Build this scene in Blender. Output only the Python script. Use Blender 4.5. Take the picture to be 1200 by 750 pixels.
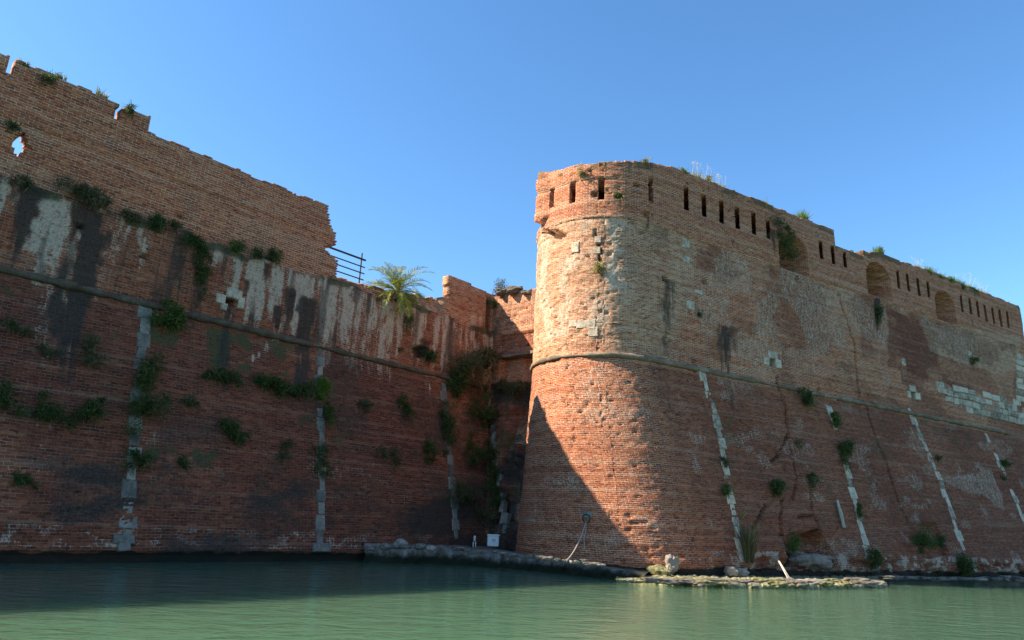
import bpy, math, random
import numpy as np
from mathutils import Matrix, Vector
PI = math.pi
rad = math.radians
random.seed(7)
RNG = np.random.default_rng(11)
for o in list(bpy.data.objects): bpy.data.objects.remove(o)
SC = bpy.context.scene
COL = SC.collection

# ------------------------------------------------------------ camera (solved from the photograph's parallel courses)
F, EYE = 846.34, 1.6
SL = 0.0458
_yc = 651.62 + SL*(600-1400.44)
_d = (_yc-375)*math.cos(math.atan(SL))
PITCH, ROLL = math.atan(_d/F), math.atan(SL)
cf = np.array([0, math.cos(PITCH), math.sin(PITCH)])
_R = np.array([1., 0, 0]); _U = np.array([0, -math.sin(PITCH), math.cos(PITCH)])
cx = math.cos(ROLL)*_R + math.sin(ROLL)*_U
cy = -math.sin(ROLL)*_R + math.cos(ROLL)*_U
EYEP = np.array([0, 0, EYE])
cam = bpy.data.cameras.new('camera'); camo = bpy.data.objects.new('camera', cam); COL.objects.link(camo)
cam.sensor_width = 36; cam.lens = 36*F/1200; cam.clip_start = .1; cam.clip_end = 12000
camo.matrix_world = Matrix(((cx[0], cy[0], -cf[0], 0), (cx[1], cy[1], -cf[1], 0), (cx[2], cy[2], -cf[2], EYE), (0, 0, 0, 1)))
SC.camera = camo

# ------------------------------------------------------------ sky and sun
SUN_AZ, SUN_EL = -97.0, 39.0          # azimuth from +Y towards +X
w = bpy.data.worlds.new('World'); SC.world = w; w.use_nodes = True
nt = w.node_tree
bg = nt.nodes['Background']
sky = nt.nodes.new('ShaderNodeTexSky'); sky.sky_type = 'NISHITA'; sky.sun_disc = False
sky.sun_elevation = rad(SUN_EL); sky.sun_rotation = rad(SUN_AZ)
sky.air_density = 1.0; sky.dust_density = 0.3; sky.ozone_density = 1.6; sky.altitude = 0
hs = nt.nodes.new('ShaderNodeHueSaturation'); hs.inputs['Saturation'].default_value = 1.15; nt.links.new(sky.outputs[0], hs.inputs['Color']); mu = nt.nodes.new('ShaderNodeMix'); mu.data_type = 'RGBA'; mu.blend_type = 'MULTIPLY'; mu.inputs[0].default_value = 1; mu.inputs[7].default_value = (.81, 1.0, 1.09, 1); nt.links.new(hs.outputs[0], mu.inputs[6]); nt.links.new(mu.outputs[2], bg.inputs[0]); bg.inputs[1].default_value = 0.088
sl = bpy.data.lights.new('sun', 'SUN'); sl.energy = 4.9; sl.angle = rad(.5); sl.color = (1, .86, .66)
slo = bpy.data.objects.new('sun', sl); COL.objects.link(slo)
sv = Vector((math.sin(rad(SUN_AZ))*math.cos(rad(SUN_EL)), math.cos(rad(SUN_AZ))*math.cos(rad(SUN_EL)), math.sin(rad(SUN_EL))))
slo.rotation_euler = sv.to_track_quat('Z', 'Y').to_euler(); slo.location = (-60, 0, 60)
SC.view_settings.view_transform = 'Standard'; SC.view_settings.look = 'None'
SC.view_settings.gamma = 1; SC.view_settings.exposure = 1.55
SC.view_settings.use_curve_mapping = False
SC.render.engine = 'CYCLES'

# ------------------------------------------------------------ numbers of the place
def dn(a):
    a = rad(a); return np.array([math.sin(a), math.cos(a), 0]), np.array([math.cos(a), -math.sin(a), 0])
dL, nL = dn(41.8113); dR, nR = dn(58.2858)
cL, kL, zL = 23.4587, .2249, 8.2694      # curtain wall: distance, batter, cordon height
cR, kR, zR = 19.6008, .2353, 8.354       # bastion face
C1 = np.array([4.132, 31.55, 0]); R1 = 3.1           # round corner at the cordon
C0 = np.array([4.892, 31.15, 0]); R0 = 4.316         # ... and at the water
TK = 26.9                                             # where curtain meets flank
KP = -nL*(cL+kL*zL) + dL*TK
TEND = 53.2

def ray(x, y):
    v = cf*F + cx*(x-600) - cy*(y-375); return v/np.linalg.norm(v)
def pix(P):
    P = P-EYEP; z = P@cf
    z = np.where(np.abs(z) < .01, .01, z)
    return 600+F*(P@cx)/z, 375-F*(P@cy)/z
def depth(P): return float((np.asarray(P)-EYEP)@cf)

# surfaces: S(u, z) -> points, N(u, z) -> outward normals; inverse(x, y) -> (u, z)
def SLf(t, z):
    t = np.asarray(t, float); z = np.asarray(z, float)
    off = cL+kL*np.minimum(z, zL)
    return -nL*off[..., None] + dL*t[..., None] + np.array([0, 0, 1.])*z[..., None]
def NLf(t, z):
    z = np.asarray(z, float); b = np.where(z < zL, kL, 0.)
    n = nL+np.zeros(z.shape+(3,)); n[..., 2] = b
    return n/np.sqrt(1+b*b)[..., None]
def plane_hit(px, n, c, k, z0):
    r = ray(*px)
    t = (-c-k*EYE)/(n@r+k*r[2]); P = EYEP+t*r
    if P[2] > z0:
        t = (-c-k*z0)/(n@r); P = EYEP+t*r
    return P
def IL(px):
    P = plane_hit(px, nL, cL, kL, zL); return float(P@dL), float(P[2])
def cen(z):
    f = np.clip(z/zR, -.2, 1.); return C0+(C1-C0)*f[..., None], R0+(R1-R0)*f
def t0f(z):
    c, r = cen(z); return c@dR
RREF = 3.4
def SRf(u, z):
    u = np.asarray(u, float); z = np.asarray(z, float); u, z = np.broadcast_arrays(u, z)
    c, r = cen(z); a = np.clip(-u/RREF, 0, None); us = np.clip(u, 0, None)
    P = c+r[..., None]*(np.cos(a)[..., None]*nR-np.sin(a)[..., None]*dR)
    tb = c@dR; t = tb+us
    tc = np.minimum(t, TEND); ph = np.clip((t-TEND)/3., 0, None)
    P = P+dR*(tc-tb)[..., None]+dR*(3*np.sin(ph))[..., None]-nR*(3*(1-np.cos(ph)))[..., None]
    P = P*np.array([1, 1, 0.])+np.array([0, 0, 1.])*z[..., None]
    return P
def NRf(u, z):
    u = np.asarray(u, float); z = np.asarray(z, float); u, z = np.broadcast_arrays(u, z)
    a = np.clip(-u/RREF, 0, None); c, r = cen(z); t = c@dR+np.clip(u, 0, None); ph = np.clip((t-TEND)/3., 0, None)
    n = np.cos(a)[..., None]*nR-np.sin(a)[..., None]*dR
    n = n*np.cos(ph)[..., None]+dR*np.sin(ph)[..., None]
    b = np.where(z < zR, kR*.7+.3*kR*np.cos(a), 0.)
    n = n*np.array([1, 1, 0.])+np.array([0, 0, 1.])*b[..., None]
    return n/np.linalg.norm(n, axis=-1)[..., None]
def IR(px):
    P = plane_hit(px, nR, cR, kR, zR); z = np.array(P[2]); u = float(P@dR-t0f(z))
    if u > 0: return u, float(z)
    r = ray(*px); ts = np.arange(20, 50, .003); Q = EYEP+ts[:, None]*r
    c, rr = cen(Q[:, 2]); h = np.hypot(*(Q-c)[:, :2].T) < rr
    if not h.any(): return u, float(z)
    i = int(h.argmax()); d = (Q[i]-c[i]); a = math.atan2(-(d@dR), d@nR)
    return -a*RREF, float(Q[i][2])
kF = .2249; nF = -dL; dF = nL             # flank: u runs from the corner towards the bastion
cF = float(KP@dL)
def SFf(u, z):
    u = np.asarray(u, float); z = np.asarray(z, float)
    P = KP*np.array([1, 1, 0]) + dF*u[..., None] + nF*(kF*(zL-np.minimum(z, zL)))[..., None]
    return P+np.array([0, 0, 1.])*z[..., None]
def NFf(u, z):
    z = np.asarray(z, float); b = np.where(z < zL, kF, 0.)
    n = nF+np.zeros(z.shape+(3,)); n[..., 2] = b
    return n/np.sqrt(1+b*b)[..., None]
def IFl(px):
    r = ray(*px)
    t = (cF)/(dL@r); P = EYEP+t*r
    if P[2] < zL:   # dL.P = cF - k(zL - z)
        t = (cF-kF*(zL-EYE))/(dL@r-kF*r[2]); P = EYEP+t*r
    return float((P-KP)@dF), float(P[2])
WALLS = dict(L=(SLf, NLf, IL), R=(SRf, NRf, IR), F=(SFf, NFf, IFl))

# ------------------------------------------------------------ noise
def vnoise(x, y, seed=0):
    xi = np.floor(x).astype(np.int64); yi = np.floor(y).astype(np.int64); fx = x-xi; fy = y-yi
    fx = fx*fx*(3-2*fx); fy = fy*fy*(3-2*fy)
    def h(a, b):
        n = (a*374761393+b*668265263+seed*1442695041) & 0x7fffffff
        n = (n ^ (n >> 13))*1274126177 & 0x7fffffff
        return ((n ^ (n >> 16)) & 0xffff)/65535.
    return (h(xi, yi)*(1-fx)+h(xi+1, yi)*fx)*(1-fy)+(h(xi, yi+1)*(1-fx)+h(xi+1, yi+1)*fx)*fy
def fbm(x, y, seed=0, o=4):
    s = 0; a = .5; t = 0
    for i in range(o):
        s = s+a*vnoise(x*2**i+17.3*i, y*2**i-9.1*i, seed+i*31); t += a; a *= .5
    return s/t
def sst(x, a, b):
    t = np.clip((x-a)/(b-a), 0, 1); return t*t*(3-2*t)
def seg_d(X, Y, pts):
    D = np.full(X.shape, 1e9)
    for (a, b), (c, d) in zip(pts[:-1], pts[1:]):
        l = (c-a)**2+(d-b)**2+1e-9; t = np.clip(((X-a)*(c-a)+(Y-b)*(d-b))/l, 0, 1)
        D = np.minimum(D, np.hypot(X-a-t*(c-a), Y-b-t*(d-b)))
    return D
def inpoly(X, Y, pts):
    ins = np.zeros(X.shape, bool); n = len(pts)
    for i in range(n):
        (x1, y1), (x2, y2) = pts[i], pts[(i+1) % n]
        if y1 == y2: continue
        c = ((y1 > Y) != (y2 > Y)) & (X < (x2-x1)*(Y-y1)/(y2-y1)+x1); ins ^= c
    return ins
def streak(U, Z, inv, pts, wpx, seed, soft=.35):
    """a stain that runs along a line on the wall, pts given as sights on that wall; ragged, fading edges"""
    q = [inv(p) for p in pts]
    sc = depth_of(inv, pts[0], q[0])
    wd = wpx/2*sc
    f = np.clip((q[0][1]-Z)/max(.3, q[0][1]-q[-1][1]), 0, 1)
    fib = fbm(U*6.5, Z*.35, seed+9)
    n = (fbm(U*1.3, Z*.5, seed)-.5)*1.3*wd+(fib-.5)*1.6*wd+(fbm(U*5, Z*3, seed+5)-.5)*.9*wd
    D = seg_d(U, Z, q)+n+f*wd*.35
    k = 1-sst(D, wd*(.75-soft), wd*(.95+soft))
    k *= 1-sst(Z, q[0][1]-.05, q[0][1]+.25)
    return np.clip(k*(.8+.35*sst(fib, .35, .6))*(1.15-.35*f), 0, 1.2)
def depth_of(inv, px, q):
    S = {IL: SLf, IR: SRf, IFl: SFf}[inv]
    return depth(S(np.array(q[0]), np.array(q[1])))/F
def area(U, Z, inv, pts, seed, amp=.35):
    q = [inv(p) for p in pts]
    a = U+(fbm(U*.9, Z*.9, seed)-.5)*amp*4; b = Z+(fbm(U*.9+50, Z*.9, seed)-.5)*amp*3
    return inpoly(a, b, q).astype(float)

# ------------------------------------------------------------ object helpers
def tag(o, label=None, cat=None, group=None, kind=None):
    if label: o['label'] = label
    if cat: o['category'] = cat
    if group: o['group'] = group
    if kind: o['kind'] = kind
    return o
def empty(name, loc, label, cat, group=None):
    o = bpy.data.objects.new(name, None); COL.objects.link(o); o.location = loc; o.empty_display_size = .3
    return tag(o, label, cat, group)
def link(name, me, mat, parent=None):
    me.materials.append(mat)
    o = bpy.data.objects.new(name, me); COL.objects.link(o)
    if parent is not None:
        o.parent = parent
        me.transform(Matrix.Translation(-parent_world(parent)))
    return o
def parent_world(p):
    v = Vector(p.location)
    while p.parent: p = p.parent; v = v+Vector(p.location)
    return v
def mesh_np(name, V, faces4, loop_uv=None, attrs=None, smooth=False):
    """V (n,3), faces (m,4) ints"""
    me = bpy.data.meshes.new(name); V = np.ascontiguousarray(V, np.float32); Fc = np.ascontiguousarray(faces4, np.int32)
    me.vertices.add(len(V)); me.vertices.foreach_set('co', V.ravel())
    me.loops.add(Fc.size); me.loops.foreach_set('vertex_index', Fc.ravel())
    me.polygons.add(len(Fc)); me.polygons.foreach_set('loop_start', np.arange(0, Fc.size, Fc.shape[1], dtype=np.int32))
    me.polygons.foreach_set('loop_total', np.full(len(Fc), Fc.shape[1], np.int32))
    if loop_uv is not None:
        uv = me.uv_layers.new(name='UVMap'); uv.data.foreach_set('uv', np.ascontiguousarray(loop_uv, np.float32).ravel())
    if attrs:
        for k, a in attrs.items():
            at = me.attributes.new(k, 'FLOAT_COLOR', 'POINT'); at.data.foreach_set('color', np.ascontiguousarray(a, np.float32).ravel())
    me.update(); me.validate()
    if smooth: me.polygons.foreach_set('use_smooth', np.ones(len(Fc), bool))
    return me
class MB:
    def __init__(s): s.v = []; s.f = []
    def add(s, v, f):
        n = len(s.v); s.v += [tuple(map(float, p)) for p in v]; s.f += [tuple(i+n for i in q) for q in f]
    def build(s, name, mat, parent=None, smooth=False):
        me = bpy.data.meshes.new(name); me.from_pydata(s.v, [], s.f); me.update()
        if smooth: me.polygons.foreach_set('use_smooth', [True]*len(me.polygons))
        return link(name, me, mat, parent)
    def hexa(s, c8):
        s.add(c8, [(0, 1, 2, 3), (7, 6, 5, 4), (0, 4, 5, 1), (1, 5, 6, 2), (2, 6, 7, 3), (3, 7, 4, 0)])
    def tube(s, pts, rs, n=6, cap=True):
        pts = [np.array(p, float) for p in pts]; rs = rs if hasattr(rs, '__len__') else [rs]*len(pts)
        b = len(s.v); prev = None
        for i, p in enumerate(pts):
            d = pts[min(i+1, len(pts)-1)]-pts[max(i-1, 0)]; d = d/(np.linalg.norm(d)+1e-9)
            a = np.cross(d, [0, 0, 1.]) if prev is None else prev-d*(prev@d)
            if np.linalg.norm(a) < 1e-3: a = np.cross(d, [1., 0, 0])
            a = a/np.linalg.norm(a); prev = a; c = np.cross(d, a)
            for k in range(n):
                t = 2*PI*k/n; s.v.append(tuple(p+rs[i]*(math.cos(t)*a+math.sin(t)*c)))
        for i in range(len(pts)-1):
            for k in range(n):
                s.f.append((b+i*n+k, b+i*n+(k+1) % n, b+(i+1)*n+(k+1) % n, b+(i+1)*n+k))
        if cap:
            s.f.append(tuple(b+k for k in range(n))[::-1]); s.f.append(tuple(b+(len(pts)-1)*n+k for k in range(n)))

# ------------------------------------------------------------ materials
class NT:
    def __init__(s, name):
        s.m = bpy.data.materials.new(name); s.m.use_nodes = True; s.t = s.m.node_tree
        s.p = s.t.nodes['Principled BSDF']; s.p.inputs['Roughness'].default_value = .9
        s.p.inputs['Specular IOR Level'].default_value = .25
    def n(s, ty, **k):
        o = s.t.nodes.new(ty)
        for a, b in k.items():
            if a.startswith('i_'): o.inputs[a[2:].replace('_', ' ')].default_value = b
            else: setattr(o, a, b)
        return o
    def l(s, a, b): s.t.links.new(a, b)
    def val(s, inp, v):
        if hasattr(v, 'is_output'): s.l(v, inp)
        else: inp.default_value = v
    def math(s, op, a, b=0., clamp=False):
        o = s.n('ShaderNodeMath', operation=op, use_clamp=clamp); s.val(o.inputs[0], a); s.val(o.inputs[1], b); return o.outputs[0]
    def mix(s, f, a, b, bt='MIX'):
        o = s.n('ShaderNodeMix', data_type='RGBA', blend_type=bt)
        s.val(o.inputs[0], f)
        for i, v in ((6, a), (7, b)):
            if isinstance(v, tuple): o.inputs[i].default_value = (*v, 1)[:4]
            else: s.l(v, o.inputs[i])
        return o.outputs[2]
    def noise(s, vec, scale, detail=4, rough=.6, dist=0.):
        o = s.n('ShaderNodeTexNoise'); o.inputs['Scale'].default_value = scale; o.inputs['Detail'].default_value = detail
        o.inputs['Roughness'].default_value = rough; o.inputs['Distortion'].default_value = dist
        if vec is not None: s.l(vec, o.inputs['Vector'])
        return o.outputs['Fac']
    def ramp(s, fac, stops):
        o = s.n('ShaderNodeValToRGB'); e = o.color_ramp.elements
        while len(e) < len(stops): e.new(.5)
        for x, (p, c) in zip(e, stops): x.position = p; x.color = (*c, 1) if len(c) == 3 else c
        s.l(fac, o.inputs[0]); return o.outputs[0]
    def step(s, v, a, b):
        o = s.n('ShaderNodeMapRange', interpolation_type='SMOOTHSTEP'); s.val(o.inputs[0], v)
        o.inputs[1].default_value = a; o.inputs[2].default_value = b; return o.outputs[0]

def brick_material(name, course=.076, length=.25):
    M = NT(name)
    uv = M.n('ShaderNodeUVMap', uv_map='UVMap').outputs[0]
    w1 = M.n('ShaderNodeTexNoise'); w1.inputs['Scale'].default_value = 1.7; w1.inputs['Detail'].default_value = 3; M.l(uv, w1.inputs['Vector'])
    sub = M.n('ShaderNodeVectorMath', operation='SUBTRACT'); M.l(w1.outputs['Color'], sub.inputs[0]); sub.inputs[1].default_value = (.5, .5, .5)
    sc = M.n('ShaderNodeVectorMath', operation='SCALE'); M.l(sub.outputs[0], sc.inputs[0]); sc.inputs['Scale'].default_value = .075
    ad = M.n('ShaderNodeVectorMath', operation='ADD'); M.l(uv, ad.inputs[0]); M.l(sc.outputs[0], ad.inputs[1])
    v = ad.outputs[0]
    def bt(seedoff, ln, cr, mort):
        b = M.n('ShaderNodeTexBrick', offset=.5, squash=1.0)
        mp = M.n('ShaderNodeMapping'); mp.inputs['Location'].default_value = (seedoff, 0, 0); M.l(v, mp.inputs[0]); M.l(mp.outputs[0], b.inputs['Vector'])
        b.inputs['Scale'].default_value = 1; b.inputs['Brick Width'].default_value = ln; b.inputs['Row Height'].default_value = cr
        b.inputs['Mortar Size'].default_value = mort; b.inputs['Mortar Smooth'].default_value = .35; b.inputs['Bias'].default_value = 0
        b.inputs['Color1'].default_value = (0, 0, 0, 1); b.inputs['Color2'].default_value = (1, 1, 1, 1); b.inputs['Mortar'].default_value = (.5, .5, .5, 1)
        return b
    b1 = bt(0, length, course, .011)
    br = b1.outputs['Color']; mf = b1.outputs['Fac']
    A = M.n('ShaderNodeAttribute', attribute_name='stainA'); B = M.n('ShaderNodeAttribute', attribute_name='stainB')
    sa = M.n('ShaderNodeSeparateColor'); M.l(A.outputs['Color'], sa.inputs[0]); sb = M.n('ShaderNodeSeparateColor'); M.l(B.outputs['Color'], sb.inputs[0])
    soot, pale, tan = sa.outputs; moss, red, algae = sb.outputs
    nb = M.noise(v, .55, 5, .65); nm = M.noise(v, 3.2, 5, .7); nf = M.noise(v, 16, 4, .7)
    # one colour per brick
    t = M.math('ADD', M.math('MULTIPLY', br, .42), M.math('MULTIPLY', nm, .55)); t = M.math('ADD', t, M.math('MULTIPLY', nf, .55)); t = M.math('ADD', t, M.math('MULTIPLY', nb, .35)); t = M.math('SUBTRACT', t, .42)
    redc = M.ramp(t, [(0, (.050, .016, .010)), (.22, (.19, .046, .022)), (.45, (.37, .094, .038)), (.7, (.50, .155, .058)), (.9, (.61, .32, .155)), (1, (.70, .48, .30))])
    tanc = M.ramp(t, [(0, (.07, .026, .015)), (.25, (.25, .088, .045)), (.5, (.42, .178, .092)), (.75, (.53, .30, .165)), (1, (.66, .47, .30))])
    deep = M.ramp(t, [(0, (.020, .010, .008)), (.3, (.075, .022, .014)), (.6, (.155, .040, .022)), (.8, (.24, .075, .038)), (1, (.40, .22, .14))])
    c = M.mix(M.step(M.math('ADD', tan, M.math('MULTIPLY', M.math('SUBTRACT', nm, .5), .9)), .2, .8), redc, tanc)
    c = M.mix(red, c, deep)
    c = M.mix(M.math('MULTIPLY', M.step(nb, .5, .72), .5), c, (.10, .045, .032))
    c = M.mix(M.math('MULTIPLY', M.step(nf, .52, .72), M.math('SUBTRACT', .42, M.math('MULTIPLY', red, .3))), c, (.58, .40, .26))
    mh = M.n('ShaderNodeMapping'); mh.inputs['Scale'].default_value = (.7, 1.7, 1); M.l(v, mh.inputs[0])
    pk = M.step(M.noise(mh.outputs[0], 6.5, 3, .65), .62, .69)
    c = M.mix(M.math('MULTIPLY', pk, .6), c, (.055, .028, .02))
    ms = M.n('ShaderNodeMapping'); ms.inputs['Scale'].default_value = (.10, 5.2, 1); M.l(v, ms.inputs[0])
    strat = M.noise(ms.outputs[0], 1.0, 3, .6)
    c = M.mix(M.math('MULTIPLY', M.step(strat, .54, .66), .18), c, (.50, .33, .22))
    c = M.mix(M.math('MULTIPLY', M.step(strat, .46, .36), .22), c, (.10, .035, .022))
    # mortar
    mcol = M.mix(M.step(red, .0, .8), (.72, .57, .41), (.26, .16, .11))
    mort = M.math('MULTIPLY', mf, M.math('ADD', M.math('MULTIPLY', M.step(M.noise(v, 5.5, 3, .7), .30, .62), .7), M.math('MULTIPLY', M.step(strat, .42, .6), .5)), clamp=True)
    c = M.mix(M.math('MULTIPLY', mort, .9), c, mcol)
    # lime bloom
    mpv = M.n('ShaderNodeMapping'); mpv.inputs['Scale'].default_value = (3.4, .9, 1); M.l(v, mpv.inputs[0])
    drip = M.noise(mpv.outputs[0], 2.2, 6, .8); spk = M.noise(v, 9., 5, .8)
    pn = M.math('ADD', M.math('MULTIPLY', pale, .62), M.math('MULTIPLY', M.math('SUBTRACT', drip, .5), 1.9))
    pn = M.math('ADD', pn, M.math('ADD', M.math('MULTIPLY', M.math('SUBTRACT', spk, .5), 1.5), M.math('MULTIPLY', mf, .22)))
    pf = M.math('MULTIPLY', M.step(pn, .26, .66), M.math('MULTIPLY', M.step(pale, .0, .4), .74))
    c = M.mix(pf, c, M.ramp(nf, [(.25, (.38, .30, .22)), (.7, (.72, .62, .48))]))
    mn = M.math('ADD', moss, M.math('MULTIPLY', M.math('SUBTRACT', nm, .5), .8))
    c = M.mix(M.math('MULTIPLY', M.step(mn, .3, .75), M.math('MULTIPLY', M.step(moss, 0, .1), .85)), c, M.ramp(nf, [(.3, (.035, .042, .016)), (.7, (.11, .105, .05))]))
    sn = M.math('ADD', soot, M.math('MULTIPLY', M.math('SUBTRACT', drip, .5), 1.3))
    sn = M.math('ADD', sn, M.math('MULTIPLY', M.math('SUBTRACT', spk, .5), .7))
    c = M.mix(M.math('MULTIPLY', M.step(sn, .05, .8), M.math('MULTIPLY', M.step(soot, 0, .35), .90)), c, M.ramp(nf, [(.3, (.022, .018, .015)), (.75, (.080, .068, .056))]))
    an = M.math('ADD', algae, M.math('MULTIPLY', M.math('SUBTRACT', nm, .5), .5))
    c = M.mix(M.math('MULTIPLY', M.step(an, .35, .7), .93), c, (.014, .017, .013))
    M.l(c, M.p.inputs['Base Color'])
    h = M.math('SUBTRACT', M.math('MULTIPLY', M.noise(v, 22, 4, .75), .8), M.math('MULTIPLY', mf, .75))
    h = M.math('ADD', h, M.math('MULTIPLY', br, .5)); h = M.math('SUBTRACT', h, M.math('MULTIPLY', pk, 1.6)); h = M.math('ADD', h, M.math('MULTIPLY', nm, 1.2))
    bp = M.n('ShaderNodeBump'); bp.inputs['Strength'].default_value = 1.; bp.inputs['Distance'].default_value = .03
    M.l(h, bp.inputs['Height']); M.l(bp.outputs[0], M.p.inputs['Normal'])
    M.p.inputs['Specular IOR Level'].default_value = .15
    return M.m
def rough_material(name, stops, scale=3., bump=.02, bscale=14., rough=.92, spec=.2):
    M = NT(name); g = M.n('ShaderNodeTexCoord').outputs['Object']
    ob = M.n('ShaderNodeObjectInfo').outputs['Random']
    n1 = M.noise(g, scale, 6, .7); n2 = M.noise(g, bscale, 5, .7)
    t = M.math('ADD', M.math('MULTIPLY', n1, .65), M.math('MULTIPLY', n2, .35))
    isl = M.n('ShaderNodeNewGeometry').outputs['Random Per Island']
    t = M.math('ADD', t, M.math('MULTIPLY', M.math('SUBTRACT', isl, .5), .22))
    c = M.ramp(t, stops); M.l(c, M.p.inputs['Base Color'])
    bp = M.n('ShaderNodeBump'); bp.inputs['Distance'].default_value = bump; M.l(t, bp.inputs['Height']); M.l(bp.outputs[0], M.p.inputs['Normal'])
    M.p.inputs['Roughness'].default_value = rough; M.p.inputs['Specular IOR Level'].default_value = spec
    return M.m
def leaf_material(name, stops, scale=6.):
    M = NT(name); g = M.n('ShaderNodeNewGeometry')
    n1 = M.noise(M.n('ShaderNodeTexCoord').outputs['Object'], scale, 3, .6)
    t = M.math('ADD', M.math('MULTIPLY', g.outputs['Random Per Island'], .6), M.math('MULTIPLY', n1, .45))
    c = M.ramp(t, stops); M.l(c, M.p.inputs['Base Color'])
    tr = M.n('ShaderNodeBsdfTranslucent'); M.l(c, tr.inputs[0]); mx = M.n('ShaderNodeMixShader'); mx.inputs[0].default_value = .3
    M.l(M.p.outputs[0], mx.inputs[1]); M.l(tr.outputs[0], mx.inputs[2]); M.l(mx.outputs[0], M.t.nodes['Material Output'].inputs[0])
    M.p.inputs['Roughness'].default_value = .6
    return M.m
def plain(name, col, rough=.6, metal=0.):
    M = NT(name); g = M.n('ShaderNodeTexCoord').outputs['Object']; n = M.noise(g, 18, 4, .7)
    c = M.mix(M.math('MULTIPLY', M.step(n, .4, .8), .5), col, tuple(x*.55 for x in col)); M.l(c, M.p.inputs['Base Color'])
    M.p.inputs['Roughness'].default_value = rough; M.p.inputs['Metallic'].default_value = metal
    return M.m
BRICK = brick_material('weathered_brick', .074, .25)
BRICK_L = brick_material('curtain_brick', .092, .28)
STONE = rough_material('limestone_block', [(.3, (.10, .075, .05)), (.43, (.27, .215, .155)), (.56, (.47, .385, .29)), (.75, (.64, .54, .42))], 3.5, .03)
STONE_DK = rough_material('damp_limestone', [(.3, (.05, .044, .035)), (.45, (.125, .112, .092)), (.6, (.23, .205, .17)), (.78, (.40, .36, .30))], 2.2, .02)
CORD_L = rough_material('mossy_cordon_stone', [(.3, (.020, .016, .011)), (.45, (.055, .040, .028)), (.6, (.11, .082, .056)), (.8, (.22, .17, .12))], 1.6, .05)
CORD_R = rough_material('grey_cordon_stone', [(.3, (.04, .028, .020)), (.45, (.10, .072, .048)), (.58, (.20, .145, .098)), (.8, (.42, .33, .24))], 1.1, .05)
ROCK = rough_material('wet_rubble', [(.25, (.03, .026, .022)), (.45, (.10, .085, .07)), (.62, (.22, .19, .16)), (.85, (.42, .38, .33))], 2.4, .05)
ROCKP = rough_material('pale_rubble', [(.25, (.10, .085, .07)), (.45, (.22, .19, .155)), (.65, (.35, .31, .26)), (.85, (.50, .45, .38))], 3.4, .05)
ROCKM = rough_material('mortar_rubble', [(.3, (.07, .055, .045)), (.45, (.19, .155, .13)), (.6, (.31, .26, .225)), (.8, (.46, .40, .35))], 3., .08)
ALGR = rough_material('algae_rock', [(.32, (.03, .03, .015)), (.46, (.14, .13, .06)), (.58, (.30, .28, .16)), (.75, (.50, .46, .34))], 5.5, .05)
EARTH = rough_material('earth', [(.3, (.09, .07, .045)), (.7, (.2, .17, .11))], .8, .05)
WOOD = plain('weathered_wood', (.42, .38, .32), .8)
IRON = plain('rusty_iron', (.06, .045, .038), .7, .3)
ROPE = plain('old_rope', (.30, .27, .23), .9)
WHITE = plain('white_foam', (.72, .74, .74), .6)
LF_D = leaf_material('leaf_dark', [(.2, (.018, .032, .008)), (.45, (.046, .076, .018)), (.7, (.09, .12, .03)), (.9, (.18, .18, .06))])
LF_G = leaf_material('leaf_green', [(.2, (.03, .06, .012)), (.5, (.065, .11, .022)), (.85, (.14, .18, .04))])
LF_O = leaf_material('leaf_olive', [(.2, (.045, .048, .02)), (.5, (.095, .095, .038)), (.85, (.18, .165, .08))])
LF_Y = leaf_material('leaf_dry', [(.2, (.12, .12, .035)), (.5, (.24, .22, .07)), (.85, (.40, .35, .16))])
LF_W = leaf_material('seed_pale', [(.2, (.42, .42, .36)), (.8, (.62, .60, .52))])
LF_B = leaf_material('leaf_bright', [(.2, (.05, .10, .012)), (.5, (.10, .18, .022)), (.85, (.20, .27, .04))])
PALM = leaf_material('palm_leaflet', [(.15, (.05, .085, .015)), (.4, (.13, .18, .03)), (.65, (.30, .32, .05)), (.85, (.55, .47, .10))], 2.)
STEM = plain('dry_stem', (.12, .09, .06), .9)

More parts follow.
